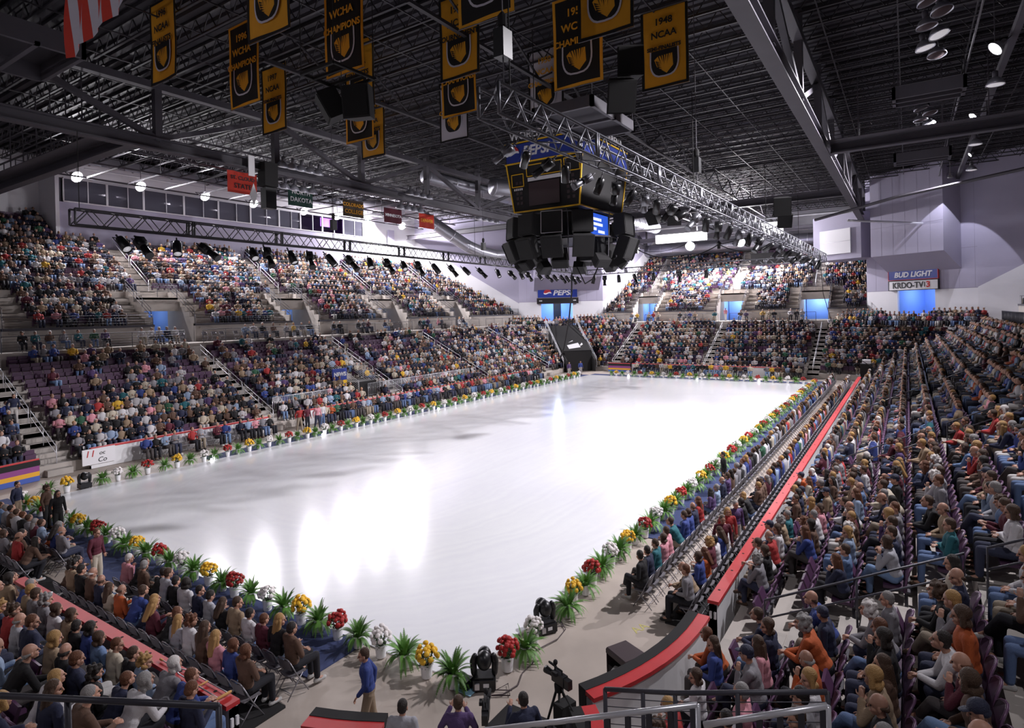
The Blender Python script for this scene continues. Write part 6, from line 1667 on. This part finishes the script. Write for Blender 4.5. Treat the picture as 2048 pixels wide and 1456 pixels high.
# monitor hood box
r = thing('monitor_hood', 'brown hooded monitor stand with a flat sloped top beside the curved boards', 'monitor', (11.28, 4.85, 0))
HC_ = [Vector(p)-Vector((11.28, 4.85)) for p in ((11.2, 5.27), (11.66, 5.03), (11.39, 4.46), (10.87, 4.7))]
b_ = MB()
def q4(mb, z0, z1, s0, s1):
    mb.add([(p.x*s0, p.y*s0, z0) for p in HC_]+[(p.x*s1, p.y*s1, z1) for p in HC_], [(0,1,2,3), (7,6,5,4), (1,0,4,5), (2,1,5,6), (3,2,6,7), (0,3,7,4)])
q4(b_, 1.08, 1.12, 1.0, .93); q4(b_, 1.0, 1.08, 1.0, 1.0); b_.build('hood', M['rubber'], r)
b_ = MB(); b_.add([tuple(p.to_3d()*.97+Vector((0,0,z))) for p, z in ((HC_[0], 1.02), (HC_[1], 1.02), (HC_[1], .4), (HC_[0], .4))], [(0,1,2,3),(3,2,1,0)]); b_.add([tuple(p.to_3d()*.97+Vector((0,0,z))) for p, z in ((HC_[1], 1.02), (HC_[2], 1.02), (HC_[2], .4), (HC_[1], .4))], [(0,1,2,3),(3,2,1,0)]); b_.add([tuple(p.to_3d()*.97+Vector((0,0,z))) for p, z in ((HC_[2], 1.02), (HC_[3], 1.02), (HC_[3], .7), (HC_[2], .7))], [(0,1,2,3),(3,2,1,0)]); b_.build('side_panels', M['rubber'], r)
b_ = MB(); q4(b_, .35, .78, .9, .9); b_.build('cabinet', M['mblack'], r)
b_ = MB(); c_ = (HC_[0]*.55+HC_[3]*.45)*.75; b_.box(c_.x-.12, c_.x+.08, c_.y-.1, c_.y+.1,   .79, .80); b_.build('paper_sheet', M['paper'], r)
for p in HC_: b_ = MB(); b_.bar((p.x*.85, p.y*.85, -.02), (p.x*.85, p.y*.85, .37), .05); b_.build('leg', M['mblack'], r)
# crutch and cup on the near boards
r = thing('crutch', 'aluminium crutch with tan pads lying on the red board cap', 'crutch', (6.12, 11.35, 1.14), 0)
b_ = MB(); b_.path([(0, 1.3, .02), (0, .9, .02), (.0, .75, .02), (.07, .55, .02), (.085, .0, .02), (.09, -.85, .02)], .012, 6); b_.path([(0, .9, .02), (-.0, .75, .02), (-.07, .55, .02), (-.085, 0, .02), (-.09, -.85, .02)], .012, 6); b_.build('frame', M['alu'], r, True)
b_ = MB(); b_.cap((-.13, -.87, .025), (.13, -.87, .025), .027, .027, 8); b_.build('underarm_pad', M['wood'], r, True); b_ = MB(); b_.cap((-.085, -.2, .025), (.085, -.2, .025), .018, .018, 8); b_.build('hand_grip', M['wood'], r, True); b_ = MB(); b_.cap((0, 1.28, .022), (0, 1.36, .022), .022, .022, 8); b_.build('rubber_tip', M['wood'], r, True)
def cup(x, y, z, lab, parent=None):
    r = thing('paper_cup', lab, 'cup', (x, y, z)); b_ = MB(); b_.lathe([(.03, 0), (.042, .13), (.045, .135), (.04, .135), (.03, .01), (.0001, .01)], 14); b_.build('cup_body', M['white'], r, True)
    b_ = MB(); b_.lathe([(.047, .134), (.047, .142), (.0001, .146)], 14); b_.build('lid', M['white'], r, True)
cup(6.1, 18.0, 1.12, 'white paper cup standing on the red cap of the near boards')
cup(14.3, CYc+HY+.05, 1.12, 'small white paper cup on the opposite boards above the advert')
# cameras
def camcorder(x, y, z, rz, lab, tripod):
    r = thing('video_camera', lab, 'camera', (x, y, z), rz); r.scale = (.85,)*3; b_ = MB(); b_.box(-.2, .16, -.07, .07, -.08, .12); b_.box(-.34, -.2, -.06, .06, -.09, .1); b_.build('camera_body', M['black'], r)
    b_ = MB(); b_.lathe([(.06, 0), (.06, .1), (.075, .2), (.08, .26), (.07, .26), (.065, .2)], 14, M=Matrix.Translation((.15, 0, .02)) @ rotY(PI/2)); b_.build('lens', M['black'], r, True)
    b_ = MB(); b_.box(-.05, .07, .07, .13, .1, .17); b_.build('viewfinder', M['mblack'], r); b_ = MB(); b_.cap((-.1, 0, .2), (.12, 0, .2), .018, .018, 8); b_.cap((-.1, 0, .1), (-.1, 0, .2), .015, .015, 6); b_.cap((.12, 0, .1), (.12, 0, .2), .015, .015, 6); b_.cap((.15, -.06, .16), (.36, -.06, .17), .025, .025, 8); b_.build('handle', M['mblack'], r, True)
    b_ = MB(); b_.ell((.1, 0, .3), (.05, .05, .06)); b_.tube((.1, 0, .2), (.1, 0, .28), .012); b_.build('top_light', M['mblack'], r, True)
    if tripod:
        t = thing('tripod', lab.replace('video camera', 'tripod'), 'tripod', (x, y, 0), rz); b_ = MB(); b_.lathe([(.08, z-.22), (.09, z-.1), (.06, z-.09)], 12); b_.tube((-.05, 0, z-.15), (-.5, .1, z-.35), .014); b_.build('pan_head', M['mblack'], t)
        for i in range(3): a = 2*PI*i/3+.3; b_ = MB(); b_.tube((.05*math.cos(a), .05*math.sin(a), z-.2), (.45*math.cos(a), .45*math.sin(a), .02), .025, .018); b_.build('leg', M['mblack'], t, True)
        b_ = MB(); b_.box(-.25, -.02, -.17, .17, z-.75, z-.35); b_.build('cover_bag', M['mblack'], t)
camcorder(9.3, 5.3, 1.45, 1.25, 'dark covered video camera on a stand beside the hooded monitor', True)
camcorder(7.98, 5.95, 1.42, .55, 'shoulder video camera held by the man in purple', False)
# standing people
G = None
person(7.86, 8.6, 0, 2.4, 'walk', 'blue', 'short', 'brown', 'man in a blue shirt walking across the bare floor by the near carpet end', trou=(.3, .22, .15))
person(7.05, 6.95, 0, .5, 'stand', 'plaid grey', 'short', 'dark', 'man in a pale shirt standing between the blue-shirted man and the cameraman', trou=(.03, .03, .05))
person(7.55, 6.2, 0, .6, 'operate', 'purple', 'short', 'brown', 'cameraman in a purple shirt with a camera on his shoulder', trou=(.05, .06, .1))
person(8.2, 5.3, 0, 1.0, 'operate', 'navy', 'short', 'dark', 'person in navy bending at the covered camera on its stand', trou=(.02, .02, .03))
person(8.15, 20.6, 0, -1.1, 'stand', 'maroon', 'short', 'auburn', 'man in a maroon top and pale trousers standing on the near carpet edge', trou=(.50, .44, .36), shoe=(.02, .015, .015))
person(9.4, 27.9, 0, -.9, 'stand', 'brown', 'curly', 'brown', 'person in brown standing at the striped end of the near carpet, left of two', trou=(.03, .03, .03))
person(9.3, 26.6, 0, -1.4, 'stand', 'black', 'long', 'dark', 'person in black standing beside the person in brown on the near carpet', trou=(.02, .02, .02))
person(9.0, 29.6, 0, -.9, 'stand', 'navy', 'short', 'dark', 'man in navy and tan trousers standing before the striped board', trou=(.3, .22, .15))
person(12.6, CYc+HY+4.3, rowz(4), -PI/2, 'walk', 'navy', 'short', 'dark', 'person in navy and pale trousers walking down the opposite steps', trou=(.5, .47, .45))
for i, (x, y, yaw, t, p, w) in enumerate(((18.4, 4.75, -2.6, 'maroon', 'stand', 'in maroon, first of the three standing by the long boards'), (19.2, 4.8, -2.7, 'red', 'stand', 'in bright red, middle of the three standing by the long boards'), (20.0, 4.75, -2.4, 'purple', 'stand', 'in purple, last of the three standing by the long boards'), (26.6, 6.75, 2.0, 'black', 'stand', 'in black standing at the edge of the carpet on the beer sign side'))):
    person(x, y, .03 if i < 3 else .012, yaw, p, t, ['short', 'bob', 'short', 'short'][i], ['brown', 'blonde', 'grey', 'dark'][i], 'person '+w, trou=[(.4, .36, .3), (.03, .03, .03), (.45, .42, .4), (.02, .02, .02)][i])
q_ = Vector((66.9, 32.9, 0))
person(66.6, 33.9, 0, -2.3, 'stand', 'blue', 'short', 'brown', 'person in bright blue standing at the mouth of the black tunnel', trou=(.35, .32, .3))
person(64.9, 34.6, 0, -2, 'stand', 'purple', 'short', 'dark', 'person in purple standing left of the tunnel mouth', trou=(.4, .37, .33))
for i, (x, y, t) in enumerate(((27.3, 35.4, 'maroon'), (28.0, 35.2, 'pink'), (28.6, 35.4, 'white'), (26.8, 35.6, 'red'))):
    person(x, y, 0, -1.6, 'walk' if i % 2 else 'stand', t, ['short', 'bob', 'long', 'curly'][i], ['brown', 'grey', 'blonde', 'dark'][i], 'person in '+t+' standing at the opposite gate opening')
person(85.0, 20.9, ZP, PI, 'walk', 'pink', 'short', 'brown', 'person in pink walking at the top of the middle far aisle', trou=(.6, .58, .58))
# people on the opposite and far platforms, in wheelchairs row
k = 0
for grp_ in ([15.4, 16.1, 16.9, 17.7, 18.6, 19.6, 20.3], [22.8, 23.5, 24.1, 24.7, 25.3, 25.9], [27.8, 28.6, 29.3, 30.6, 31.4, 32.2, 33.1, 34.2, 35.6, 36.4, 37.3, 38.2], [41.2, 42, 44.5, 45.2, 45.9, 48.4, 49.2], [54.2, 54.9, 55.6, 57.5, 58.2, 61.8, 62.6]):
    for x in grp_:
        k += 1; t = R5.choice(TOPS_LIGHT); h = R5.choice(['white', 'grey', 'brown', 'white'])
        r = thing('folding_chair', 'purple platform chair, '+ordn(k)+' along the wheelchair platform under the booths', 'chair', (x, 48.9, ZP), -PI/2, 'chairs on the wheelchair platform')
        for me, nm in zip(chm, ('frame', 'seat_panel', 'back_panel')): link(nm, me, r)
        if k <= 12: person(x, 48.9, ZP, -PI/2+R5.uniform(-.3, .3), R5.choice(['lap', 'folded', 'turn_a']), t, R5.choice(['short', 'curly']), h, h+'-haired person in '+t+', '+ordn(k)+' along the wheelchair platform', 'people on the wheelchair platform')
# foreground handrails of the corner stairs
def frail(lab, top, posts, m, r, bars=(), h=1.15):
    root = thing('foreground_railing', lab, 'railing'); b_ = MB(); b_.path(top, r, 12); b_.build('top_rail', m, root, True)
    for p in posts: b_ = MB(); b_.tube(p, (p[0], p[1], p[2]-h), r*.95, n=10); b_.build('post', m, root, True)
    b_ = MB()
    for a, c, rr_ in bars: b_.path([a, c], rr_, 6)
    if b_.v: b_.build('infill_wires', m, root, True)
V_ = Vector
A_, B_ = V_((1.55, 6.2, 5.1)), V_((2.505, 4.36, 5.1))
frail('dark pipe railing with an end post in the lower corner before the crutch boards', (A_, B_), (B_, V_((1.942, 5.466, 5.1))), M['rail'], .024, [(A_-V_((0,0,.52)), B_-V_((0,0,.52)), .012)])
A_, B_, C_ = V_((6.35, 3.008, 3.6)), V_((6.392, 2.192, 3.8)), V_((6.568, .721, 4.2))
frail('dark wire-filled railing in front of the curved boards and the hooded monitor', (A_, B_, C_), (A_, V_((6.36, 2.55, 3.71)), B_, V_((6.46, 1.55, 3.98)), C_), M['rail'], .026, [(p-V_((0,0,.1*i)), q-V_((0,0,.1*i)), .005) for i in range(1, 10) for p, q in ((A_, B_), (B_, C_))])
def silver(p, q, lab, n):
    p, q = Vector(p), Vector(q); root = thing('silver_handrail', lab, 'handrail'); b_ = MB(); b_.path([p, q], .024, 12); b_.build('top_rail', M['galv'], root, True)
    for i in range(n): x = p.lerp(q, (i+.8)/n); b_ = MB(); b_.box(x.x-.02, x.x+.02, x.y-.02, x.y+.02, x.z-1.1, x.z-.01); b_.build('baluster', M['rail'], root)
    b_ = MB(); b_.tube(q, (q.x, q.y, q.z-1.15), .024, n=10); b_.build('end_post', M['galv'], root, True)
silver((4.60, 3.45, 4.0), (4.815, 1.468, 4.8), 'bright silver sloping handrail with upright bars before the wire-filled railing, longer one', 11)
silver((4.679, 1.379, 4.75), (4.836, .533, 5.1), 'shorter bright silver sloping handrail beside its longer twin', 6)
# yellow floor letters
for (x, y, a, w) in ((7.95, 9.75, 0, 'by the near chairs'), (14.25, 5.75, 1.2, 'by the side chairs')):
    r = thing('floor_lettering', 'faded yellow AA painted on the floor '+w, 'lettering', (x, y, -.018)); txt('AA', .38, Matrix.Rotation(a-1.57, 4, 'Z') @ Matrix.Translation((0, 0, .002)), mat('faded_yellow', (.52, .46, .16), .8), r, ext=.0008)
for c in []: pass
# control desk on the far upper bank
r = thing('control_desk', 'long black control desk across the empty upper seats of the far stand', 'desk', (95.6, 16.2, upz(11)+.0)); b_ = MB(); b_.box(-.4, .4, -3.4, 3.4, .0, 1.9); b_.build('skirt', M['mblack'], r); b_ = MB(); b_.box(-.5, .5, -3.5, 3.5, 1.9, 1.97); b_.build('top', M['black'], r)
b_ = MB()
for y in (-2.2, -.6, 1.4): b_.box(-.3, .2, y-.5, y+.5, 1.97, 2.4)
b_.build('console', M['steel'], r)
r = thing('projector_table', 'white box on a black table in the far right aisle', 'table', (66.5, 3.4, 0)); b_ = MB(); b_.box(-.6, .6, -.5, .5, 0, 2.3); b_.build('black_drape', M['mblack'], r); b_ = MB(); b_.box(-.4, .4, -.35, .35, 2.3, 2.65); b_.build('white_box', M['white'], r)

# ------------------------------------------------------------------ light and world
w = bpy.data.worlds.new('w'); SC.world = w; w.use_nodes = True; w.node_tree.nodes['Background'].inputs[0].default_value = (.05, .05, .07, 1); w.node_tree.nodes['Background'].inputs[1].default_value = .0
SC.view_settings.view_transform = 'Standard'; SC.view_settings.look = 'None'; SC.view_settings.gamma = 1; SC.view_settings.use_curve_mapping = False
SC.view_settings.exposure = 0.0
